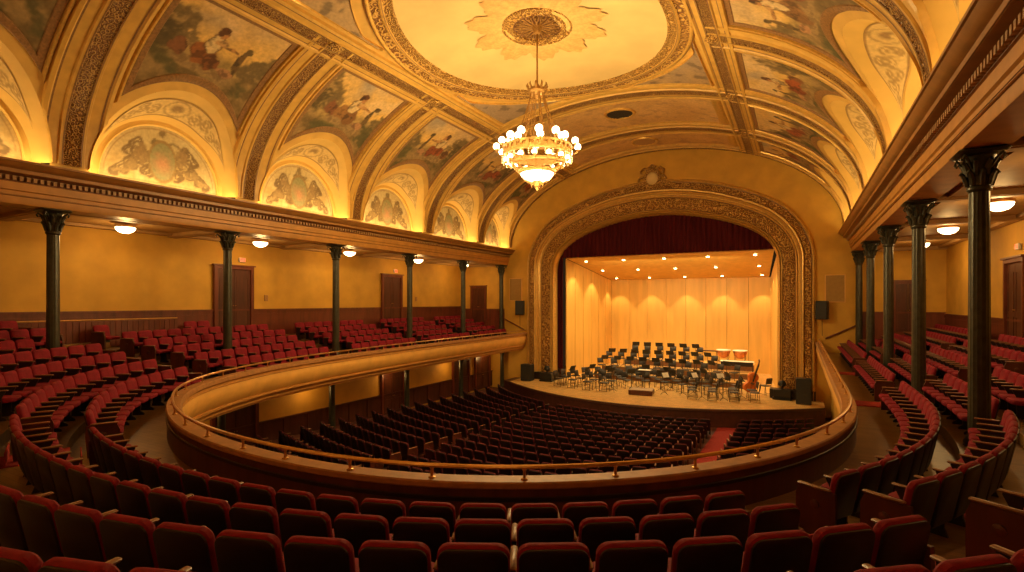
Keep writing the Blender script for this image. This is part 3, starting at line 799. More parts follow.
band([(-.20, -2.55), (-.18, -2.44), (-.16, -2.42), (.11, -2.42), (.13, -2.44), (.13, -2.50), (.11, -2.52)]).obj('ledge', mat('ledge_wood', (.36, .16, .045), .55, .25, 6.), bf, 30)
band([(.11, -2.52), (.11, -3.1)]).obj('inner_panel', M['wood'], bf)
band([(.11, -2.62), (.13, -2.63), (.13, -2.68), (.11, -2.69)]).obj('inner_moulding', M['woodblack'], bf)
band([(-.20, -2.55), (-.16, -2.57), (-.12, -2.62), (-.12, -2.68), (-.16, -2.70), (-.12, -2.72)]).obj('upper_moulding', M['entab'], bf, 30)
band([(-.12, -2.72), (-.15, -2.85), (-.15, -3.0), (-.08, -3.2), (.02, -3.34), (.06, -3.38)]).obj('fascia', M['fascia'], bf, True)
band([(.06, -3.38), (.0, -3.40), (.0, -3.46), (.10, -3.5), (.16, -3.6), (.16, -3.66), (.3, -3.70), (.3, -3.78), (.6, -3.80)]).obj('lower_moulding', M['entab'], bf, 30)
rail = thing('balcony_rail', 'slim brass handrail on short posts along the curved balcony ledge', 'handrail', (0, 0, 0))
MB().tube([(*rp[i], -2.25) for i in range(0, NR, 2)], .032, 8).obj('top_rail', M['brass'], rail, True)
s = s_at((5.55, 6.22)) % 1.25
while s < S[-1]:
    i = min(range(NR), key=lambda q: abs(S[q]-s)); x, y = rp[i]
    MB().lathe((x, y, -2.42), [(.05, 0), (.05, .015), (.022, .03), (.02, .12), (.035, .135), (.03, .17)], 8).obj('rail_post', M['brass'], rail, True)
    s += 1.25

# balcony floor: one terrace for each row
NROW = 9
def zrow(k): return -3.06+.25*(k-1)
b = MB(); idx = list(range(0, NR, 2)); idx[-1] = NR-1
prof = [(.10, -3.06)]
for k in range(1, NROW+1):
    o1 = .35+1.0*k+.42
    prof += [(o1, zrow(k)), (o1, zrow(k+1))]
prof += [(13., zrow(NROW+1))]
b.grid([[(*off(i, o), z) for o, z in prof] for i in idx])
struct('floor_balcony', b, M['floor'])
b = MB(); b.grid([[(*off(i, o), z) for o, z in ((.55, -3.80), (1.9, -4.05), (7., -4.05))] for i in idx])
struct('ceiling_under_balcony', b, M['entab'])

# aisles --------------------------------------------------------------------------
AIS = [s_at((-9.95, 31.2)), s_at((-9.85, 25.2)), s_at((-9.55, 18.6)), s_at((-7.95, 11.2)), s_at((-2.3, 6.0)), s_at((7.75, 8.05)), s_at((9.97, 18.6)), s_at((9.97, 26.2))]
AN = ['far left', 'third left', 'second left', 'near left', 'rear left', 'near right', 'second right', 'far right']
for a_, nm_ in zip(AIS, AN):
    i = min(range(NR), key=lambda q: abs(S[q]-a_)); b = MB(); px, py = rp[i]; nx, ny = rn[i]; rz = atan2(ny, nx)
    for k in range(2 if nm_ == 'rear left' else 1, 7):
        o0 = .25+1.0*k-.55 if k > 1 else .22; o1 = .35+1.0*k+.40
        if abs(px+nx*o1) > 15.6: break
        b.box((px+nx*(o0+o1)/2, py+ny*(o0+o1)/2, zrow(k)+.012), (o1-o0, .85, .024), rz)
        if k > 1: b.box((px+nx*(o0-.16), py+ny*(o0-.16), zrow(k)-.125), (.02, .85, .25), rz)
    tag(b.obj('aisle_carpet', M['carpet'], None), 'red stair carpet on the %s balcony aisle' % nm_, 'carpet', 'balcony aisle carpets')

# ------------------------------------------------------------------ theatre seats
def rrect(w, z0, z1, r, n=5, rb=None):
    """loop (x,z) with rounded top corners and slightly rounded bottom"""
    rb = rb if rb is not None else r*.4; o = []
    for cx, cz, rr, a0 in ((w/2, z1, r, 0), (-w/2, z1, r, 90), (-w/2, z0, rb, 180), (w/2, z0, rb, 270)):
        sx = -1 if cx > 0 else 1; sz = -1 if cz == z1 else 1
        for i in range(n+1):
            a = radians(a0+90*i/n); o.append((cx+sx*rr+rr*cos(a), cz+sz*rr+rr*sin(a)))
    return o
def slab(loops, tilt, zp):
    """stack of (loop, y) joined into a closed slab, leaning back by tilt about height zp"""
    b = MB(); n = len(loops[0][0])
    for lp, y in loops:
        for x, z in lp:
            dz = z-zp; b.v.append((x, y*cos(tilt)-dz*sin(tilt), zp+dz*cos(tilt)+y*sin(tilt)))
    for k in range(len(loops)-1):
        for i in range(n): b.f.append((k*n+i, k*n+(i+1) % n, (k+1)*n+(i+1) % n, (k+1)*n+i))
    b.f.append(tuple(range(n-1, -1, -1))); b.f.append(tuple(range((len(loops)-1)*n, len(loops)*n)))
    return b
def scale_loop(l, e, zc):
    return [(x*(1-e/.25), zc+(z-zc)*(1-e/.25)) for x, z in l]
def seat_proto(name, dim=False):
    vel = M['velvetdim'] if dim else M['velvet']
    root = bpy.data.objects.new(name, None); COL.objects.link(root); root.empty_display_size = .1
    T = .20
    L = rrect(.51, .40, .88, .085)
    sl = slab([(scale_loop(L, .012, .64), -.045), (L, -.03), (L, .01), (scale_loop(L, .015, .64), .03), (scale_loop(L, .06, .64), .052)], T, .42)
    sl.obj('backrest', vel, root, True)
    B = rrect(.488, .24, .866, .078)
    slab([(scale_loop(B, .01, .55), -.068), (B, -.060), (B, -.035)], T, .42).obj('back_shell', M['woodblack'], root, True)
    c = MB(); 
    def cl(w, d, z): return [(sx*w/2*q, y, z) for sx, q, y in ((-1, .9, .0), (1, .9, .0), (1, 1, .06), (1, 1, d-.08), (1, .86, d-.02), (1, .6, d), (-1, .6, d), (-1, .86, d-.02), (-1, 1, d-.08), (-1, 1, .06))]
    loops = [cl(.42, .42, .36), cl(.475, .46, .38), cl(.48, .47, .43), cl(.45, .45, .465), cl(.33, .38, .475)]
    for l in loops: c.v += l
    for k in range(4):
        for i in range(10): c.f.append((k*10+i, k*10+(i+1) % 10, k*10+10+(i+1) % 10, k*10+10+i))
    c.f.append(tuple(range(9, -1, -1))); c.f.append(tuple(range(40, 50)))
    c.obj('cushion', vel, root, True)
    def arm(x):
        a = MB(); a.bevbox((x, .19, .635), (.055, .36, .032), .012); return a
    def stand(x):
        a = MB(); a.prism([(.02+.0, .0), (.34, .0), (.34, .04), (.26, .10), (.27, .48), (.33, .6), (.33, .62), (.02, .62), (.04, .5), (.06, .1)], -.018, .018,
                          Matrix.Translation((x, 0, 0)) @ Matrix.Rotation(pi/2, 4, 'Z'))
        # rotate so that prism x axis runs along +Y
        return a
    arm(.2765).obj('armrest', M['armwood'], root, True)
    stand(.2765).obj('standard', M['woodblack'], root)
    return root
def seat_end(x, root_name):
    """end panel + arm pad on the aisle side"""
    p = MB(); p.prism([(-.10, .0), (.40, .0), (.40, .50), (.36, .60), (.36, .62), (-.12, .62), (-.13, .4)], -.022, .022, Matrix.Translation((x, 0, 0)) @ Matrix.Rotation(pi/2, 4, 'Z'))
    s_ = 1 if x > 0 else -1
    p.lathe((0, 0, 0), [(.06, .0), (.06, .02), (.02, .03)], 10)
    k = len(p.v)-30
    for i in range(k, len(p.v)):
        q = p.v[i]; p.v[i] = (x+s_*(.02+q[2]), .14+q[0], .42+q[1])
    a = MB(); a.bevbox((x, .16, .637), (.065, .44, .034), .012)
    return p, a

HID = []
P_bal = seat_proto('auditorium_chair')
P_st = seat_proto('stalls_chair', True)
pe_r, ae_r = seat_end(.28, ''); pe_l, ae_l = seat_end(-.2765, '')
def endparts(root):
    a = pe_l.obj('end_panel', M['wood'], None); b_ = ae_l.obj('armrest', M['armwood'], None, True)
    return a, b_
ENDL = endparts(None)
ENDR = (pe_r.obj('end_panel', M['wood'], None), ae_r.obj('armrest', M['armwood'], None, True))

def place_seat(proto, loc, rz, first, last):
    r = proto.copy(); COL.objects.link(r); r.location = loc; r.rotation_euler = (0, 0, rz)
    for ch in proto.children:
        if last and ch.name.split('.')[0] in ('armrest', 'standard'): continue
        c = ch.copy(); COL.objects.link(c); c.parent = r
    for e, flag in ((ENDL, first), (ENDR, last)):
        if flag:
            for q in e:
                c = q.copy(); COL.objects.link(c); c.parent = r
    return r

def bake_mass(proto, seats, name, label, cat, maxn=None):
    """the seats past the first three hundred, as one mesh with the protos' own materials"""
    parts = [(ch.data, ch.data.materials[0]) for ch in proto.children]
    mats = []; V = []; F = []; MI = []
    for loc, rz, sc_ in seats:
        m4 = Matrix.Translation(loc) @ Matrix.Rotation(rz, 4, 'Z') @ Matrix.Diagonal((sc_, 1+(sc_-1)*.5, 1+(sc_-1)*.3, 1))
        for me, m in parts:
            if m not in mats: mats.append(m)
            k = len(V); V += [tuple(m4 @ v.co) for v in me.vertices]
            for p in me.polygons: F.append(tuple(i+k for i in p.vertices)); MI.append(mats.index(m))
    me = bpy.data.meshes.new(name); me.from_pydata(V, [], F); me.update()
    for m in mats: me.materials.append(m)
    me.polygons.foreach_set('material_index', MI); me.polygons.foreach_set('use_smooth', [True]*len(F))
    me.set_sharp_from_angle(angle=radians(40))
    o = bpy.data.objects.new(name, me); COL.objects.link(o); return tag(o, label, cat, None, 'stuff')

def in_view(x, y, z, m=14):
    p = proj(x, y, z)
    return p is not None and -m < p[0] < 1024+m and p[1] < 572+30

SECN = ['left block nearest the stage', 'fourth left block from the near aisle', 'second left block beyond the near left aisle', 'first left block past the near left aisle', 'central curved block',
        'first right block past the near right aisle', 'second right block past the near right aisle', 'right block nearest the stage']
SECN = ['left block nearest stage', 'second left block from stage', 'third left block from stage', 'nearest left block', 'rear left curved block', 'centre block', 'nearest right block', 'second right block from stage', 'right block nearest stage']
bal = []
PITCH = .555
ends = [0.6]+AIS+[S[-1]-.5]
for row in range(1, NROW+1):
    o = .35+1.0*row
    pts = [(rp[i][0]+rn[i][0]*o, rp[i][1]+rn[i][1]*o) for i in range(NR)]
    L = [0.]
    for i in range(1, NR): L.append(L[-1]+math.dist(pts[i], pts[i-1]))
    for sec in range(len(ends)-1):
        s0, s1 = ends[sec], ends[sec+1]
        i0 = min(range(NR), key=lambda q: abs(S[q]-s0)); i1 = min(range(NR), key=lambda q: abs(S[q]-s1))
        wl = lambda e: .75 if e == 4 else .42 if e == 5 else .55
        l0 = L[i0]+(wl(sec) if sec else .1); l1 = L[i1]-(wl(sec+1) if sec < len(ends)-2 else .1)
        run = []; pos = []; lc = l0
        lA = L[min(range(NR), key=lambda q: abs(S[q]-AIS[3]))]
        while True:
            p_ = PITCH+.115*sst(lA+9.5, lA+3., lc)
            if lc+p_ > l1: break
            pos.append((lc+p_/2, p_/PITCH)); lc += p_
        n = len(pos)
        if n < 1: continue
        slack = (l1-lc)/2
        if sec == 5: slack = l1-lc+{1: -.12, 2: -.44, 3: -.27}.get(row, 0.)
        for q in range(n):
            lc = pos[q][0]+slack; sc_ = pos[q][1]
            j = max(0, min(NR-2, next((w_ for w_ in range(NR-1) if L[w_+1] >= lc), NR-2)))
            t = (lc-L[j])/max(1e-9, L[j+1]-L[j])
            x, y = (a+(b_-a)*t for a, b_ in zip(pts[j], pts[j+1]))
            nx, ny = (a+(b_-a)*t for a, b_ in zip(rn[j], rn[j+1]))
            run.append((x, y, nx, ny, sc_))
        for q, (x, y, nx, ny, sc_) in enumerate(run):
            if abs(x) > 15.45 or y < -4.5: continue
            if abs(abs(x)-WX) < .5 and min(abs(y-(36.36-5.786*k)) for k in range(7)) < .45: continue
            if -15.6 < x < -14.3 and 5.2 < y < 13.2: continue
            z = zrow(row)
            if hypot(x-CX, y) < 1.9: continue
            if not in_view(x, y, z+.86): continue
            pr = proj(x, y, z+.7)
            bal.append((pr[2], x, y, z, atan2(-ny, -nx)-pi/2, row, sec, q, n, sc_))
rank = {}
for t_ in sorted(bal, key=lambda t: t[7]): rank.setdefault((t_[5], t_[6]), []).append(t_[7])
bal.sort()
mass = []
for n_, (d, x, y, z, rz, row, sec, q, n, sc_) in enumerate(bal):
    if n_ < 300:
        r = place_seat(P_bal, (x, y, z), rz, q == 0, q == n-1); r.scale = (sc_, 1+(sc_-1)*.5, 1+(sc_-1)*.3)
        if sec in (4, 5): r['label'] = 'red velvet seat, %s from left aisle, %s row, '+SECN[sec]
        if sec in (4, 5): r['label'] = r['label'] % (ordn(rank[row, sec].index(q)+1), ordn(row))
        else: r['label'] = 'red velvet seat, %s from near aisle end, %s row, %s' % (ordn((rank[row, sec][::-1] if sec < 4 else rank[row, sec]).index(q)+1), ordn(row), SECN[sec])
        r['category'] = 'seat'; r['group'] = 'red velvet balcony seats'
    else: mass.append(((x, y, z), rz, sc_))
print('balcony seats', len(bal))
bake_mass(P_bal, mass, 'distant_auditorium_chairs', 'far rows of small red velvet seats along both side galleries', 'seats')

# stalls ----------------------------------------------------------------------------
SCX, SCY = .3, 42.
st = []
def zst(R): return -7.0+max(0., R-14)*.035
blocks = [('left', -11.0, -4.85), ('centre', -3.9, 4.85), ('right', 6.15, 10.4)]
for k in range(0, 18):
    R = 13.9+1.02*k
    for bn, xa, xb in blocks:
        if bn == 'left': a0, a1 = asin(max(-.99, (xa-SCX)/R)), asin((xb-SCX)/R)
        else: a0, a1 = asin((xa-SCX)/R), asin(min(.99, (xb-SCX)/R))
        n = int((a1-a0)*R/.56)
        if n < 1: continue
        for q in range(n):
            a = a0+(a1-a0)*(q+.5)/n
            x, y = SCX+R*sin(a), SCY-R*cos(a); z = zst(R)
            if bn == 'left' and y > apron(x)-1.1: continue
            if y > apron(x)-1.0: continue
            if y > 35: continue
            # hidden from the photograph behind the balcony front
            p = proj(x, y, z+.86)
            vis = True
            best = None
            for i in range(60, NR-1, 3):
                for zz, oo in ((-2.42, 0),):
                    pr = proj(rp[i][0], rp[i][1], zz)
                    if pr and abs(pr[0]-p[0]) < 8 and rp[i][1] < y and (rp[i][1] < 8.5 or rp[i][0] > 0): best = pr[1] if best is None else min(best, pr[1])
            if best is not None and p[1] > best+6: continue
            if p[0] > 850: continue
            st.append((p[2], x, y, z, atan2(cos(a), -sin(a))-pi/2, k+1, bn, q, n))
srank = {}
for t_ in sorted(st, key=lambda t: t[7]): srank.setdefault((t_[5], t_[6]), []).append(t_[7])
st.sort(); mass = []
print('stalls seats', len(st))
for n_, (d, x, y, z, rz, row, bn, q, n) in enumerate(st):
    if n_ < 300:
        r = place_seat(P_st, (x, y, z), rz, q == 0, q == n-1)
        r['label'] = 'dark stalls seat, %s from left, %s row from stage, %s block' % (ordn(srank[row, bn].index(q)+1), ordn(row), bn)
        r['category'] = 'stalls seat'; r['group'] = 'dark stalls seats below the balcony'
    else: mass.append(((x, y, z), rz, 1.))
if mass: bake_mass(P_st, mass, 'distant_stalls_chairs', 'farthest dark stalls seats close to the stage front', 'seats')
for r in (P_bal, P_st):
    for ch in list(r.children): bpy.data.objects.remove(ch)
    bpy.data.objects.remove(r)
for e in ENDL+ENDR: bpy.data.objects.remove(e)

# stalls floor, lower walls, carpet
b = MB(); b.grid([[(-13.3, -6, -6.55), (11, -6, -6.55)], [(-13.3, 14, -6.55), (11, 14, -6.55)], [(-13.3, 28.2, -7), (11, 28.2, -7)], [(-13.3, 37, -7), (11, 37, -7)]])
struct('floor', b, M['stalls_floor'])
b = MB(); b.grid([[(-13.2, -5, -7), (-13.2, -5, -3.9)], [(-13.2, YW, -7), (-13.2, YW, -3.9)]]); struct('wall_lower_left', b, M['wall'])
b = MB(); b.grid([[(10.6, -5, -7), (10.6, -5, -3.9)], [(10.6, YW, -7), (10.6, YW, -3.9)]]); struct('wall_lower_right', b, M['wall'])
b = MB(); b.box((-13.15, 15.5, -6.25), (.08, 42, 1.2)); b.box((-13.12, 15.5, -5.66), (.12, 42, .08))
y = 0
while y < 36: b.box((-13.1, y, -6.2), (.06, .06, 1.0)); y += 1.4
struct('trim_wainscot_lower', b, M['wood'])
for x0, nm_, y0, y1 in ((5.5, 'right of centre', 14., 29.4), (-4.5, 'left of centre', 14., 29.2)):
    b = MB()
    if x0 > 0:
        b.grid([[(x0-.55, y0, -6.54), (x0+.55, y0, -6.54)], [(x0-.55, 28.2, -6.985), (x0+.55, 28.2, -6.985)], [(x0-.55, 31., -6.985), (x0+.55, 31., -6.985)]])
    else:
        b.grid([[(x0-.45, y0, -6.54), (x0+.45, y0, -6.54)], [(x0-.5, 28.2, -6.985), (x0+.4, 28.2, -6.985)], [(x0-.5, 30.2, -6.985), (x0+.4, 30.2, -6.985)]])
    tag(b.obj('stalls_carpet', M['carpet'], None), 'straight red aisle carpet between stalls seats, %s' % nm_, 'carpet', 'stalls aisle carpets')

# ------------------------------------------------------------------ columns
def column(x, y, z0, z1, r, label, grp, plain=False):
    t = thing('iron_column', label, 'column', (x, y, z0), 0, grp, 'thing'); H = z1-z0; hc = 4.5*r if not plain else 1.4*r
    MB().lathe((0, 0, 0), [(1.5*r, 0), (1.5*r, .12), (1.35*r, .16), (1.4*r, .22), (1.15*r, .3), (1.05*r, .36)], 20).obj('base', M['iron'], t, True)
    MB().lathe((0, 0, 0), [(1.05*r, .36), (r, .8), (.92*r, H-hc), (.9*r, H-hc+.03)], 32, flute=.05).obj('shaft', M['iron'], t, 20)
    c = MB()
    if plain:
        c.lathe((0, 0, H-hc), [(.9*r, -.05), (1.05*r, 0), (1.0*r, .05), (1.5*r, hc*.7), (1.6*r, hc)], 16)
    else:
        z = H-hc
        c.lathe((0, 0, z), [(.92*r, -.02), (1.12*r, .02), (1.12*r, .07), (.95*r, .1), (.98*r, .3*hc), (1.05*r, .6*hc), (1.5*r, .84*hc), (1.95*r, .88*hc)], 20)
        for ring_, (zr, hr, rr, n) in enumerate(((.1, .34*hc, 1.02*r, 8), (.1+.24*hc, .36*hc, 1.08*r, 8))):
            for i in range(n):
                f = 2*pi*(i+.5*ring_)/n
                pts = [(rr, 0), (rr*1.1, .4), (rr*1.3, .78), (rr*1.62, 1.), (rr*1.75, .86)]
                c.tube([(q*cos(f), q*sin(f), z+zr+h_*hr) for q, h_ in pts], [.22*r, .3*r, .28*r, .2*r, .07*r], 6)
        for i in range(4):
            f = pi/4+pi/2*i
            c.tube([(q*cos(f), q*sin(f), z+h_*hc) for q, h_ in ((1.1*r, .55), (1.7*r, .75), (2.3*r, .85), (2.45*r, .76), (2.25*r, .69))], [.16*r, .17*r, .17*r, .16*r, .1*r], 6)
            c.sphere((1.45*r*cos(f+pi/4), 1.45*r*sin(f+pi/4), z+.84*hc), .2*r, 7, 5)
        c.bevbox((0, 0, H-.045*hc-.01), (4.5*r, 4.5*r, .12*hc), .05)
    c.obj('capital', M['iron'], t, 45)
    return t
for sd, nm_ in ((-1, 'left'), (1, 'right')):
    for k in range(6):
        y = 36.36-5.786*k if k else 35.98
        if sd > 0 and y < 12: continue
        kk = (6 if sd < 0 else 5)-k
        column(sd*WX, y, -2.95, 2.93, .175, 'dark iron column with leafy capital, %s from the near end of the %s gallery' % (ORD[kk], nm_), 'gallery columns with leafy capitals')
for k in range(6):
    y = 36.1-5.786*k
    if y < 12: continue
    column(-WX, y, -7.0 if y > 28 else -6.85, -4.03, .16, 'slim dark column under the left balcony, %s from the stage' % ORD[k+1], 'slim columns under the balcony', True)

# ------------------------------------------------------------------ wainscot, doors, partitions, wall fittings
for sd, nm_, zt in ((-1, 'left', -.42), (1, 'right', -.70)):
    b = MB(); b.box((sd*15.96, 15.2, (zt-3.2)/2), (.06, 42.4, zt+3.2)); b.box((sd*15.93, 15.2, zt), (.12, 42.4, .09)); b.box((sd*15.94, 15.2, zt-.22), (.08, 42.4, .04))
    struct('trim_wainscot_'+nm_, b, M['woodred'])
    b = MB(); b.box((sd*13.95, YW-.03, (-.62-3.2)/2), (4.0, .05, -.62+3.2)); b.box((sd*13.95, YW-.05, -.62), (4.0, .09, .09))
    if sd > 0: struct('trim_wainscot_end_right', b, M['woodred'])
    else: struct('trim_wainscot_end_left', b, M['woodred'])
def door(n, x, y, zt, w, h, face, m='wood'):
    """face: 'L' on left wall (normal +x), 'R' right wall, 'E' end wall (normal -y)"""
    rz = {'L': pi/2, 'R': -pi/2, 'E': 0.}[face]
    o = bpy.data.objects.new('door_%d' % n, None); COL.objects.link(o); o['kind'] = 'structure'; o.location = (x, y, zt-h); o.rotation_euler = (0, 0, rz)
    b = MB(); f = .16
    b.box((-w/2-f/2, -.06, h/2), (f, .14, h)); b.box((w/2+f/2, -.06, h/2), (f, .14, h)); b.box((0, -.06, h+f/2), (w+2*f, .14, f)); b.box((0, -.09, h+f+.03), (w+2*f+.12, .2, .07))
    b.obj('door_frame', M['woodred'], o)
    for s_ in (-1, 1):
        p = MB(); p.box((s_*w/4, -.02, h/2), (w/2-.02, .06, h))
        for zz, hh in ((.22*h, .3*h), (.66*h, .46*h)):
            for fx in (-1, 1): p.box((s_*w/4+fx*w*.17, -.055, zz), (.03, .02, hh))
            for fz in (-1, 1): p.box((s_*w/4, -.055, zz+fz*hh/2), (w*.34, .02, .03))
        q = p.obj('door_leaf', M[m], o)
        MB().lathe((s_*.06, -.09, h*.45), [(.001, -.03), (.03, 0), (.001, .03)], 8).obj('door_handle', M['brass'], q, True)
    return o
door(1, -15.93, 16.05, 1.62, 1.75, 3.3, 'L'); door(2, -15.93, 27.6, 1.70, 1.75, 3.3, 'L'); door(3, -14.4, YW-.03, 1.12, 1.2, 2.8, 'E')
door(4, 15.93, 25.75, 1.45, 1.7, 3.2, 'R'); door(5, 14.3, YW-.03, 1.0, 1.15, 2.7, 'E')
door(6, -13.15, 14.3, -4.35, 1.9, 2.6, 'L'); door(7, -13.15, 24.6, -4.42, 1.8, 2.5, 'L'); door(8, -13.15, 32.0, -4.4, 1.9, 2.5, 'L'); door(9, -13.15, 35.0, -4.4, 1.9, 2.5, 'L')
def exit_sign(x, y, z, face, lb):
    rz = {'L': pi/2, 'R': -pi/2, 'E': 0.}[face]
    t = thing('exit_lamp', lb, 'exit lamp', (x, y, z), rz, 'small lamps above the gallery doors')
    MB().bevbox((0, -.05, 0), (.34, .1, .22), .02).obj('housing', M['white'], t); MB().box((0, -.105, 0), (.27, .012, .15)).obj('lens', M['exit'], t)
exit_sign(-15.97, 16.5, 2.12, 'L', 'small glowing red exit lamp above the first left gallery door'); exit_sign(-15.97, 28.0, 2.15, 'L', 'small glowing red exit lamp above the second left gallery door')
exit_sign(15.97, 25.6, 2.02, 'R', 'small glowing exit lamp above the right gallery door')
for y, lb in ((17.9, 'small wall switch plate beside the first left gallery door'), (30.3, 'small wall switch plate beyond the second left gallery door')):
    tag(MB().bevbox((-15.97, y, .2), (.04, .22, .32), .01).obj('switch_plate', M['tan'], None), lb, 'switch plate')
# partition at the back left
t = thing('low_partition', 'low dark red slatted wooden partition with brass top rail behind left seats', 'partition', (-14.9, 9.2, -1.75), 0)
b = MB(); b.box((0, 0, .5), (.08, 7.2, 1.0))
for k in range(36): b.box((.05, -3.5+.2*k, .5), (.03, .1, .96))
b.obj('panel', M['woodred'], t); MB().tube([(0, -3.6, 1.04), (0, 3.6, 1.04)], .03, 8).obj('top_rail', M['brass'], t, True)
# vent panels, loudspeakers, handrails on the stage wall
for x0, x1, z0, z1, lb in ((-11.45, -10.35, .08, 1.85, 'square tan vent panel on the wall left of the stage arch'), (10.3, 11.3, -.02, 1.6, 'square tan vent panel on the wall right of the stage arch')):
    t = thing('wall_vent', lb, 'vent panel', ((x0+x1)/2, YW-.02, (z0+z1)/2)); w_, h_ = x1-x0, z1-z0
    MB().box((0, 0, 0), (w_, .03, h_)).obj('panel', M['vent'], t)
    b = MB()
    for s_ in (-1, 1): b.box((s_*w_/2, -.02, 0), (.06, .05, h_+.06)); b.box((0, -.02, s_*h_/2), (w_, .05, .06))
    b.obj('frame', M['fascia'], t)
def speaker(x, y, z, w_, d_, h_, lb, rz=0., bracket=False):
    t = thing('loudspeaker', lb, 'loudspeaker', (x, y, z), rz)
    MB().bevbox((0, 0, h_/2), (w_, d_, h_), .03).obj('cabinet', M['black'], t)
    g = MB().bevbox((0, -d_/2-.012, h_/2), (w_*.9, .03, h_*.94), .008).obj('grille', M['grill'], t)
    if bracket: MB().tube([(0, d_/2, h_*.5), (0, d_/2+.24, h_*.5)], .035, 8).add([], []).obj('bracket', M['black'], t); MB().tube([(-.05, d_/2-.05, 0), (-.05, d_/2-.02, -1.0)], .015, 6).obj('cable', M['black'], t)
    return t
speaker(-10.25, YW-.55, -1.03, .66, .5, 1.12, 'black loudspeaker on the wall left of the stage above the balcony end', .25, True)
speaker(10.12, YW-.55, -1.05, .62, .5, 1.1, 'black loudspeaker on the wall right of the stage above the balcony end', -.25, True)
speaker(-9.2, 35.2, -6., .85, .7, 1.25, 'tall black loudspeaker standing on the left end of the stage')
speaker(9.15, 35.0, -6., .80, .7, 1.50, 'tall black loudspeaker standing on the right end of the stage')
for x, y, lb in ((-7.75, 35.6, 'black equipment case with lamp on top at the left stage edge'), (8.0, 35.9, 'black equipment case with lamp on top at the right stage edge')):
    t = thing('equipment_case', lb, 'equipment case', (x, y, -6))
    MB().bevbox((0, 0, .38), (.95, .5, .5), .03).obj('case', M['black'], t); MB().bevbox((0, 0, .06), (1.05, .55, .12), .02).obj('base', M['black'], t)
    b = MB(); b.tube([(0, 0, .63), (0, 0, .8)], .03, 6); b.lathe((0, 0, .98), [(.001, .2), (.15, .17), (.22, .02), (.22, -.12), (.1, -.2)], 12); b.obj('stage_lamp', M['black'], t, True)
for p0, p1, lb in (((-12.0, YW-.15, -1.32), (-10.1, YW-.15, -2.2), 'sloping stair handrail on the wall left of the stage'), ((10.3, YW-.15, -2.2), (12.2, YW-.15, -1.2), 'sloping stair handrail on the wall right of the stage')):
    t = thing('stair_handrail', lb, 'handrail', p0); v = Vector(p1)-Vector(p0)
    MB().tube([(0, 0, 0), tuple(v)], .045, 8).obj('bar', M['woodred'], t)
    for q in (.15, .85): MB().tube([tuple(v*q), tuple(v*q+Vector((0, .14, -.05)))], .02, 6).obj('bracket', M['brass'], t)

# gallery ceiling lamps ---------------------------------------------------------------
LAMPS = [(-13.9, 10.35, 1, 'left'), (-13.9, 16.1, 2, 'left'), (-13.9, 21.8, 3, 'left'), (-13.9, 28., 4, 'left'), (-13.9, 33.6, 5, 'left'), (13.95, 14.4, 1, 'right'), (14.0, 20.1, 2, 'right'), (14.0, 26., 3, 'right'), (14.2, 32.2, 4, 'right')]
for x, y, n, nm_ in LAMPS:
    t = thing('ceiling_lamp', 'glowing glass dome lamp, %s from the near end of the %s gallery ceiling' % (ORD[n], nm_), 'ceiling lamp', (x, y, 2.92), 0, 'dome lamps under the gallery ceilings')
    MB().lathe((0, 0, 0), [(.36, .02), (.36, -.05), (.3, -.07)], 24).obj('mount', M['brass'], t, True)
    MB().lathe((0, 0, -.06), [(.33, 0), (.31, -.08), (.22, -.17), (.1, -.21), (.001, -.22)], 24, close=False).obj('glass_dome', M['dome'], t, True)

# ------------------------------------------------------------------ chandelier
ch = thing('chandelier', 'large gilt chandelier with glowing globes and bright glass bowl hanging from ceiling', 'chandelier', (.1, 17.9, 0))
MB().tube([(0, 0, MZ-.2), (0, 0, 8.2)], .035, 8).obj('rod', M['brassorn'], ch, True)
b = MB(); b.lathe((0, 0, 8.05), [(.05, .3), (.12, .2), (.3, .12), (.34, 0), (.28, -.1), (.12, -.14), (.05, -.3)], 20)
for i in range(10):
    f = 2*pi*i/10; b.tube([(.3*cos(f), .3*sin(f), 8.1), (.4*cos(f), .4*sin(f), 8.27), (.36*cos(f), .36*sin(f), 8.37)], [.05, .04, .01], 5)
b.obj('crown', M['brassorn'], ch, True)
for i in range(10):
    f = 2*pi*(i+.5)/10; b = MB(); pts = []
    for q in range(13):
        t_ = q/12; r = .26+(1.02-.26)*t_**1.35; pts.append((r*cos(f), r*sin(f), 8.0-(8.0-5.95)*t_))
    b.tube(pts, .018, 5)
    for q in range(1, 12): b.sphere(pts[q], .034, 6, 4)
    b.obj('chain', M['brassorn'], ch, True)
b = MB(); b.lathe((0, 0, 5.72), [(1.22, -.16), (1.3, -.14), (1.32, -.02), (1.26, 0), (1.26, .1), (1.33, .12), (1.33, .2), (1.2, .22), (1.18, .1), (1.18, -.1), (1.22, -.16)], 48, close=False)
for i in range(32):
    f = 2*pi*i/32; b.box((1.3*cos(f), 1.3*sin(f), 5.78), (.05, .1, .3), f)
b.obj('main_ring', M['brassorn'], ch, True)
b = MB()
b.lathe((0, 0, 5.28), [(.98, -.05), (1.04, -.03), (1.04, .05), (.96, .06), (.95, 0), (.98, -.05)], 40, close=False)
b.lathe((0, 0, 4.98), [(.66, -.08), (.72, -.05), (.74, .05), (.64, .08), (.63, 0), (.66, -.08)], 36, close=False)
for i in range(16):
    f = 2*pi*i/16; b.tube([(r*cos(f), r*sin(f), z) for r, z in ((1.24, 5.6), (1.13, 5.45), (1.0, 5.28), (.85, 5.1), (.7, 4.98))], .026, 5)
b.obj('basket', M['brassorn'], ch, True)
bowl = MB().lathe((0, 0, 4.98), [(.64, .0), (.62, -.12), (.52, -.25), (.36, -.33), (.18, -.37), (.02, -.38)], 28, close=False).obj('glass_bowl', M['bowl'], ch, True)
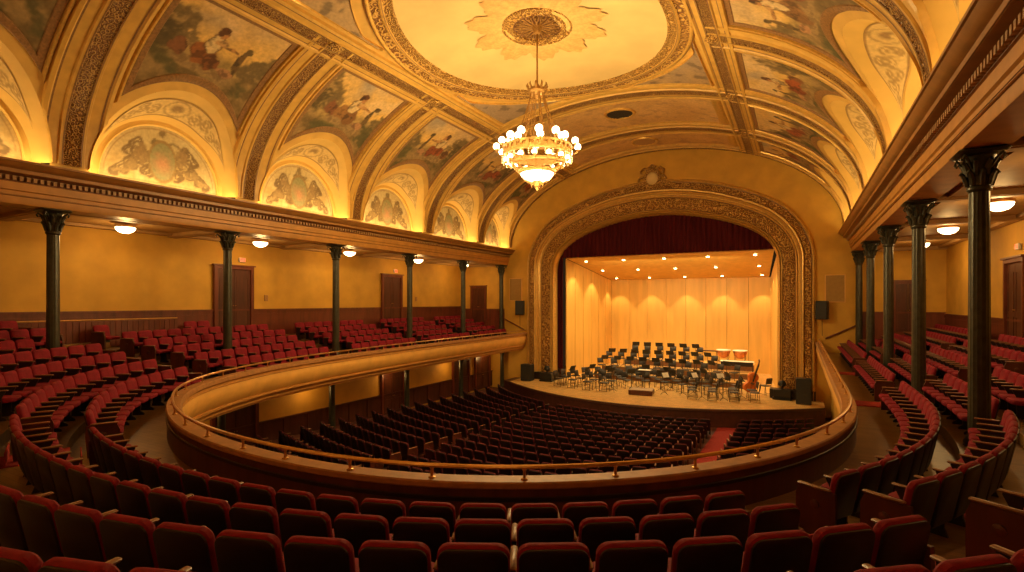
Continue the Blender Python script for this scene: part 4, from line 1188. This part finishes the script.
b = MB(); b.lathe((0, 0, 4.5), [(.16, .12), (.2, .06), (.12, -.02), (.06, -.1), (.08, -.14), (.01, -.24)], 14)
for i in range(8):
    f = 2*pi*i/8; b.tube([(.12*cos(f), .12*sin(f), 4.58), (.26*cos(f), .26*sin(f), 4.5), (.22*cos(f), .22*sin(f), 4.4)], [.03, .03, .01], 5)
    b.tube([(r*cos(f), r*sin(f), z) for r, z in ((.65, 4.95), (.56, 4.72), (.38, 4.6), (.16, 4.58))], .014, 5)
b.obj('finial', M['brassorn'], ch, True)
arms = []
for n, r, z, rg, ra, za, a0 in ((12, 1.56, 5.95, .128, 1.3, 5.75, 0.), (10, 1.08, 6.30, .145, .95, 6.0, .2), (14, 1.2, 5.42, .10, 1.02, 5.32, .15)):
    for i in range(n):
        f = 2*pi*i/n+a0; q = MB()
        q.tube([(x*cos(f), x*sin(f), zz) for x, zz in ((ra, za), (ra+(r-ra)*.5, za-.08), (r, za-.02), (r, z-rg*.8))], .018, 5)
        q.lathe((r*cos(f), r*sin(f), z-rg*.95), [(.02, -.05), (.06, -.02), (.075, .03)], 8)
        a_ = q.obj('arm', M['brassorn'], ch, True)
        MB().sphere((r*cos(f), r*sin(f), z), rg, 10, 8).obj('globe', M['globe'], a_, True)
b = MB(); b.lathe((0, 0, 6.05), [(.62, -.03), (.66, 0), (.62, .03), (.58, 0), (.62, -.03)], 30, close=False)
for i in range(8):
    f = 2*pi*i/8; b.tube([(.6*cos(f), .6*sin(f), 6.05), (1.2*cos(f), 1.2*sin(f), 5.85)], .02, 5); b.tube([(.6*cos(f), .6*sin(f), 6.05), (.5*cos(f), .5*sin(f), 6.7), (.28*cos(f), .28*sin(f), 7.95)], .014, 5)
b.obj('inner_ring', M['brassorn'], ch, True)
b = MB()
for i in range(28):
    f = 2*pi*i/28
    for q in range(3): b.lathe((1.34*cos(f), 1.34*sin(f), 5.5-.075*q), [(.001, -.035), (.022, 0), (.001, .035)], 5, close=False)
b.obj('crystal_drops', mat('glowing_crystal', (.9, .75, .45), .1, 0, 5, emit=(1., .7, .3), estr=.8), ch)['kind'] = 'stuff'  # drops glow by themselves, standing in for lamp light caught in glass

# ------------------------------------------------------------------ the orchestra set-up
PC = (.3, 33.5)
for k, (y0, h) in enumerate(((38.9, .4), (40.7, .8), (42.5, 1.25))):
    t = thing('stage_riser', 'long low platform on stage, %s step of the orchestra risers' % ['front', 'middle', 'highest rear'][k], 'platform', (.4, y0, -6), 0, 'orchestra risers')
    x0, x1 = (-5.2, 6.0) if k < 2 else (-3.7, 6.0)
    yb = 44.6
    ye = y0+1.9 if k < 2 else yb
    MB().box(((x0+x1)/2-.4, (ye-y0)/2, h-.04), (x1-x0, ye-y0, .08)).obj('deck', M['stage'], t)
    MB().box(((x0+x1)/2-.4, .03, h/2-.04), (x1-x0, .05, h-.08)).obj('front_panel', M['armwood'], t)
def riser(y):
    return 1.25 if y > 42.5 else .8 if y > 40.7 else .4 if y > 38.9 else 0.
oc = bpy.data.objects.new('orchestra_chair', None); COL.objects.link(oc)
b = MB(); b.bevbox((0, .0, .455), (.44, .42, .05), .018); b.obj('seat', M['chair'], oc, True)
L = rrect(.42, .56, .88, .05)
slab([(scale_loop(L, .01, .72), -.02), (L, -.01), (L, .015), (scale_loop(L, .015, .72), .025)], .18, .45).v
sb = slab([(scale_loop(L, .01, .72), -.02), (L, -.01), (L, .015), (scale_loop(L, .015, .72), .025)], .18, .45); sb.v = [(x, y-.2, z) for x, y, z in sb.v]; sb.obj('backrest', M['chair'], oc, True)
for sx in (-1, 1):
    MB().tube([(sx*.2, .2, 0), (sx*.2, .18, .44)], .014, 6).obj('leg', M['steel'], oc, True)
    MB().tube([(sx*.2, -.24, 0), (sx*.2, -.19, .45), (sx*.19, -.24, .66), (sx*.19, -.27, .84)], .014, 6).obj('leg', M['steel'], oc, True)
    MB().tube([(sx*.2, .195, .04), (sx*.2, -.235, .04)], .010, 5).obj('stretcher', M['steel'], oc, True)
ms = bpy.data.objects.new('music_stand', None); COL.objects.link(ms)
Rm = Matrix.Translation((0, 0, 1.12)) @ Matrix.Rotation(radians(-28), 4, 'X')
MB().bevbox((0, 0, 0), (.5, .025, .34), .008, 0, Rm).obj('desk', M['black'], ms)
MB().box((0, -.045, -.165), (.5, .08, .02), 0, Rm).obj('lip', M['black'], ms)
MB().tube([(0, .02, .1), (0, .02, 1.05)], .014, 6).obj('pole', M['black'], ms)
b = MB()
for k in range(3):
    f = 2*pi*k/3+.5; b.tube([(0, .02, .18), (.13*cos(f), .02+.13*sin(f), .1), (.26*cos(f), .02+.26*sin(f), .012)], .011, 5)
b.obj('tripod', M['black'], ms)
ps = MB().bevbox((-.1, -.035, .0), (.22, .012, .29), .004, 0, Rm).bevbox((.12, -.035, .0), (.2, .012, .29), .004, 0, Rm)
pm = ps.mesh('sheet_music'); pm.materials.append(M['paper'])
arcs = [(2.4, 8, -6, 186, 'first'), (3.4, 11, -5, 185, 'second'), (4.4, 14, 0, 180, 'third'), (5.35, 17, 5, 178, 'fourth')]
KEEP = [(1.35, 34.1), (3.0, 34.95), (4.5, 35.4), (5.3, 35.4), (6.0, 36.4), (7.0, 37.3), (-6.3, 35.3)]; CH = []; STD = []
def put_chair(x, y, lab, face):
    if not (-6.6 < x < 6.9): return
    if any(math.dist((x, y), q) < .5 for q in KEEP[2:]) or any(math.dist((x, y), q) < .42 for q in STD): return
    CH.append((x, y))
    c = copy_tree(oc); c.location = (x, y, -6+riser(y)); c.rotation_euler = (0, 0, face); c.scale = (1.22, 1.22, 1.25)
    tag(c, lab, 'chair', 'black orchestra chairs')
def put_stand(x, y, lab, face, sheet=False):
    if not lab.startswith('black music stand with') and (any(math.dist((x, y), q) < .5 for q in KEEP+STD) or any(math.dist((x, y), q) < .42 for q in CH)): return
    STD.append((x, y))
    s_ = copy_tree(ms); s_.location = (x, y, -6+riser(y)); s_.rotation_euler = (0, 0, face); s_.scale = (1.15, 1.15, 1.12)
    tag(s_, lab, 'music stand', 'black music stands')
    if sheet:
        o = bpy.data.objects.new('sheet_music', pm); COL.objects.link(o); o.location = s_.location; o.rotation_euler = s_.rotation_euler; o.scale = s_.scale
        tag(o, 'white sheet music on the stand '+(lab.split(', ')[1] if ', ' in lab else lab.split('stand ')[1]), 'sheet music', 'sheet music on the stands')
for R, n, a0, a1, nm_ in arcs:
    for i in range(n):
        a = radians(a1+(a0-a1)*i/(n-1)); jit = random.uniform(-.08, .08)
        x, y = PC[0]+R*cos(a)*1.18, PC[1]+.25+R*sin(a)*.92
        face = atan2(PC[1]-y, PC[0]-x)-pi/2+jit
        put_chair(x, y, 'black orchestra chair, %s from left in the %s arc around the podium' % (ORD[i+1], nm_), face)
        if i % 2 == (0 if R < 4 else 1):
            q = .60; fx, fy = cos(face+pi/2), sin(face+pi/2)
            put_stand(x+fx*q, y+fy*q, 'black music stand before the %s chair of the %s arc' % (ORD[i+1], nm_), face, i in (4, 8))
for k, (y, n, xa, xb) in enumerate(((39.6, 10, -4.9, 4.9), (41.4, 9, -4.8, 3.2), (43.3, 6, -3.2, 1.9))):
    for i in range(n):
        x = xa+(xb-xa)*i/(n-1); face = atan2(PC[1]-y, PC[0]-x)-pi/2
        put_chair(x, y+.25, 'black orchestra chair, %s from left on the %s riser' % (ORD[i+1], ['front', 'middle', 'rear'][k]), face)
        put_stand(x+.7*cos(face+pi/2), y+.2+.7*sin(face+pi/2), 'black music stand, %s from left on the %s riser' % (ORD[i+1], ['front', 'middle', 'rear'][k]), face)
for x, y, f, lb in ((5.3, 35.4, 1.2, 'black orchestra chair in front of the upright double bass'), (7.0, 37.3, .9, 'black orchestra chair behind the upright double bass near the shell wall'),
                    (-6.3, 35.3, -1.0, 'black orchestra chair alone at the far left of the stage')):
    c = copy_tree(oc); c.location = (x, y, -6); c.rotation_euler = (0, 0, f); c.scale = (1.22, 1.22, 1.25); tag(c, lb, 'chair', 'black orchestra chairs')
for x, y, f, lb in ((1.35, 34.1, .95, 'first right of the podium'), (3.0, 34.95, 1.05, 'second right of the podium'), (4.5, 35.4, .7, 'third right of the podium')):
    put_stand(x, y, 'black music stand with white pages facing the hall, '+lb, f, True)
for r in (oc, ms):
    for q in list(r.children): bpy.data.objects.remove(q)
    bpy.data.objects.remove(r)
# podium with the conductor's stand
t = thing('conductor_podium', 'low carpeted conductor podium box at the front of the stage', 'podium', (-.05, 33.6, -6), .12)
MB().bevbox((0, 0, .15), (1.5, 1.15, .30), .02).obj('box', M['wood'], t); MB().bevbox((0, 0, .315), (1.46, 1.1, .04), .012).obj('top_carpet', mat('grey_carpet', (.45, .33, .22), .9, .2, 20), t)
t = thing('conductor_stand', 'wide black conductor music stand behind the podium with white score', 'music stand', (-.1, 34.62, -6), pi)
Rc = Matrix.Translation((0, 0, 1.42)) @ Matrix.Rotation(radians(-93), 4, 'X')
MB().bevbox((0, 0, 0), (.95, .03, .5), .008, 0, Rc).obj('desk', M['black'], t); MB().tube([(0, 0, .05), (0, 0, 1.40)], .025, 6).obj('pole', M['black'], t); MB().lathe((0, 0, 0), [(.28, 0), (.28, .03), (.04, .06)], 16).obj('base', M['black'], t)
o = MB().bevbox((-.21, -.03, 0), (.4, .014, .4), .004, 0, Rc).bevbox((.21, -.03, 0), (.4, .014, .4), .004, 0, Rc).obj('open_score', M['paper'], None); o.location = (-.1, 34.62, -6); o.rotation_euler = (0, 0, pi)
tag(o, 'open white score lying on the wide conductor stand', 'score')
# timpani and long percussion table
for x, y, n in ((3.75, 43.5, 'left'), (4.95, 43.45, 'right')):
    t = thing('kettle_drum', 'copper kettle drum on the rear riser, %s one of the pair' % n, 'kettle drum', (x, y, -4.75), 0, 'copper kettle drums')
    t.scale = (1.3, 1.3, 1.25)
    MB().lathe((0, 0, .28), [(.06, 0), (.2, .05), (.32, .18), (.38, .38), (.39, .5)], 22, close=False).obj('bowl', M['copper'], t, True)
    MB().lathe((0, 0, .78), [(.41, -.03), (.42, 0), (.41, .03), (.001, .035)], 22, close=False).obj('drum_head', M['white'], t, True)
    b = MB()
    for k in range(4):
        f = pi/4+pi/2*k; b.tube([(.42*cos(f), .42*sin(f), .76), (.40*cos(f), .40*sin(f), .3), (.3*cos(f), .3*sin(f), 0)], .014, 5)
    b.tube([(.3*cos(2*pi*i/16), .3*sin(2*pi*i/16), .08) for i in range(16)], .012, 5, closed=True); b.obj('frame', M['steel'], t)
t = thing('percussion_table', 'long low table with pale top on the front riser at right', 'table', (4.9, 41.75, -5.2), 0)
MB().bevbox((0, 0, .78), (2.3, .6, .05), .015).obj('table_top', M['white'], t)
for sx in (-1, 1):
    for sy in (-1, 1): MB().tube([(sx*1.05, sy*.24, 0), (sx*1.05, sy*.24, .76)], .018, 6).obj('leg', M['black'], t)
b = MB().box((0, -.28, .6), (2.2, .03, .3)); b.obj('skirt', M['woodblack'], t)
t = thing('xylophone', 'long keyed xylophone on black frame on the rear riser beside kettle drums', 'xylophone', (2.4, 44.2, -4.75), 0)
b = MB()
for k in range(26): b.box((-.75+.06*k, 0, .85), (.045, .5-.012*k, .025))
b.obj('key_bars', mat('rosewood', (.35, .14, .07), .35, .3, 8), t)
b = MB(); b.box((0, .22, .8), (1.6, .03, .05)); b.box((0, -.22, .8), (1.6, .03, .05)); b.obj('rails', M['black'], t)
for sx in (-1, 1):
    for sy in (-1, 1): MB().tube([(sx*.75, sy*.2, 0), (sx*.75, sy*.2, .8)], .018, 6).obj('leg', M['black'], t)
# double bass leaning against a stool
def fiddle(name, label, sc, loc, rot, m, cat):
    t = thing(name, label, cat, loc); t.rotation_euler = rot
    hw = [(0, .0), (.06, .22), (.12, .29), (.25, .33), (.38, .30), (.5, .22), (.6, .20), (.7, .23), (.82, .27), (.93, .25), (1.02, .17), (1.08, .06), (1.1, 0.)]
    half = smooth_curve(hw, 36); loop = [(w_, z) for z, w_ in half]+[(-w_, z) for z, w_ in reversed(half[1:-1])]
    loop = [(x*sc, z*sc+.12*sc) for x, z in loop]; n = len(loop); zc = .62*sc
    b = MB(); 
    for e, y in ((.06, -.10), (.0, -.085), (.0, .085), (.05, .105), (.6, .13)):
        b.v += [(x*(1-e), y*sc, zc+(z-zc)*(1-e)) for x, z in loop]
    for k in range(4):
        for i in range(n): b.f.append((k*n+i, k*n+(i+1) % n, k*n+n+(i+1) % n, k*n+n+i))
    b.f.append(tuple(range(n-1, -1, -1))); b.f.append(tuple(range(4*n, 5*n))); b.obj('body', m, t, True)
    b = MB(); b.box((0, .11*sc, 1.45*sc), (.07*sc, .06*sc, .55*sc), taper=.7); b.tube([(0, .12*sc, 1.7*sc), (0, .10*sc, 1.85*sc), (0, .03*sc, 1.9*sc), (0, .0, 1.84*sc)], [.04*sc, .035*sc, .045*sc, .02*sc], 6); b.obj('neck', M['woodred'], t, True)
    MB().box((0, .16*sc, 1.2*sc), (.075*sc, .02*sc, .95*sc)).obj('fingerboard', M['black'], t)
    MB().box((0, .17*sc, .62*sc), (.2*sc, .02*sc, .09*sc)).obj('bridge', M['armwood'], t)
    b = MB()
    for k in (-1.5, -.5, .5, 1.5): b.tube([(k*.018*sc, .185*sc, .3*sc), (k*.018*sc, .2*sc, .64*sc), (k*.012*sc, .17*sc, 1.72*sc)], .004, 4)
    b.obj('strings', M['steel'], t)
    MB().tube([(0, 0, .13*sc), (0, 0, -.06*sc)], .012, 5).obj('endpin', M['steel'], t)
    return t
fiddle('double_bass', 'reddish brown double bass leaning upright at the right of the stage', 1.22, (6.0, 36.4, -5.93), (0, radians(-19), -2.64), M['bass'], 'double bass')
fiddle('resting_cello', 'brown cello lying on its side on the stage behind the double bass', .8, (7.55, 36.9, -5.82), (radians(88), radians(4), radians(115)), M['bass'], 'cello')

# ------------------------------------------------------------------ lights
def light(kind, name, loc, power, color=(1, .62, .25), size=.3, rot=None, **k):
    l = bpy.data.lights.new(name, kind); l.energy = power*.5; l.color = color
    o = bpy.data.objects.new(name, l); COL.objects.link(o); o.location = loc
    if kind == 'POINT': l.shadow_soft_size = size
    elif kind == 'SPOT': l.shadow_soft_size = size; l.spot_size = k.get('ang', 1.2); l.spot_blend = k.get('blend', .6)
    elif kind == 'AREA': l.shape = 'RECTANGLE'; l.size = size; l.size_y = k.get('sy', size); l.spread = k.get('spread', pi)
    if rot: o.rotation_euler = rot
    return o
WARM = (1., .58, .19); YEL = (1., .70, .28)
for k in range(8):
    f = 2*pi*k/8+.2; light('POINT', 'chandelier_light', (.1+3.0*cos(f), 17.9+3.0*sin(f), 5.0), 800, YEL, .3)
light('POINT', 'chandelier_light_lower', (.1, 17.9, 3.6), 900, YEL, .4)
for k in range(len(RIBS)-1):                     # cove strips behind the cornice lip
    yc = (RIBS[k]+RIBS[k+1])/2
    if yc < -2: continue
    for sd in (-1, 1):
        light('AREA', 'cove_light', (sd*11.42, yc, 4.08), 160, (1., .70, .27), .22, (pi, radians(-14)*sd*-1, 0), sy=(RIBS[k+1]-RIBS[k])*.86)
for x, y, n, nm_ in LAMPS: light('POINT', 'gallery_lamp_light', (x, y, 2.5), 185, WARM, .15)
for x, y, z in SPOTS: light('SPOT', 'downlight_beam', (x, y, z-.08), 820 if y < 46 else 800, (1., .72, .34), .05, (0, 0, 0), ang=1.65 if y < 46 else 1.3, blend=.35)
light('AREA', 'shell_fill', (.2, 42, 1.9), 420, (1., .72, .32), 10, (0, 0, 0), sy=8)
light('AREA', 'shell_front_fill', (.2, 38.3, 2.6), 760, (1., .72, .32), 10, (radians(38), 0, 0), sy=1.)
light('AREA', 'stage_floor_fill', (.2, 37.6, 3.0), 700, (1., .72, .32), 11, (radians(-6), 0, 0), sy=.5)  # added fill to brighten the apron floor, not a hung lamp
for y in (12, 18, 24, 30, 35): light('POINT', 'under_balcony_light', (-12.4, y, -4.5), 52, WARM, .15)
for x in (-10, -3.5, 3.5, 10): light('POINT', 'rear_fill_light', (x, -3.5, 3.0), 170, WARM, .3)  # added unseen fill behind the camera, lifting the overall light
wd = bpy.data.worlds.new('hall'); SC.world = wd; wd.use_nodes = True
wd.node_tree.nodes['Background'].inputs[0].default_value = (1., .55, .22, 1); wd.node_tree.nodes['Background'].inputs[1].default_value = .02
SC.view_settings.view_transform = 'Standard'; SC.view_settings.look = 'None'; SC.view_settings.exposure = 0.
SC.cycles.max_bounces = 6; SC.cycles.sample_clamp_indirect = 6.
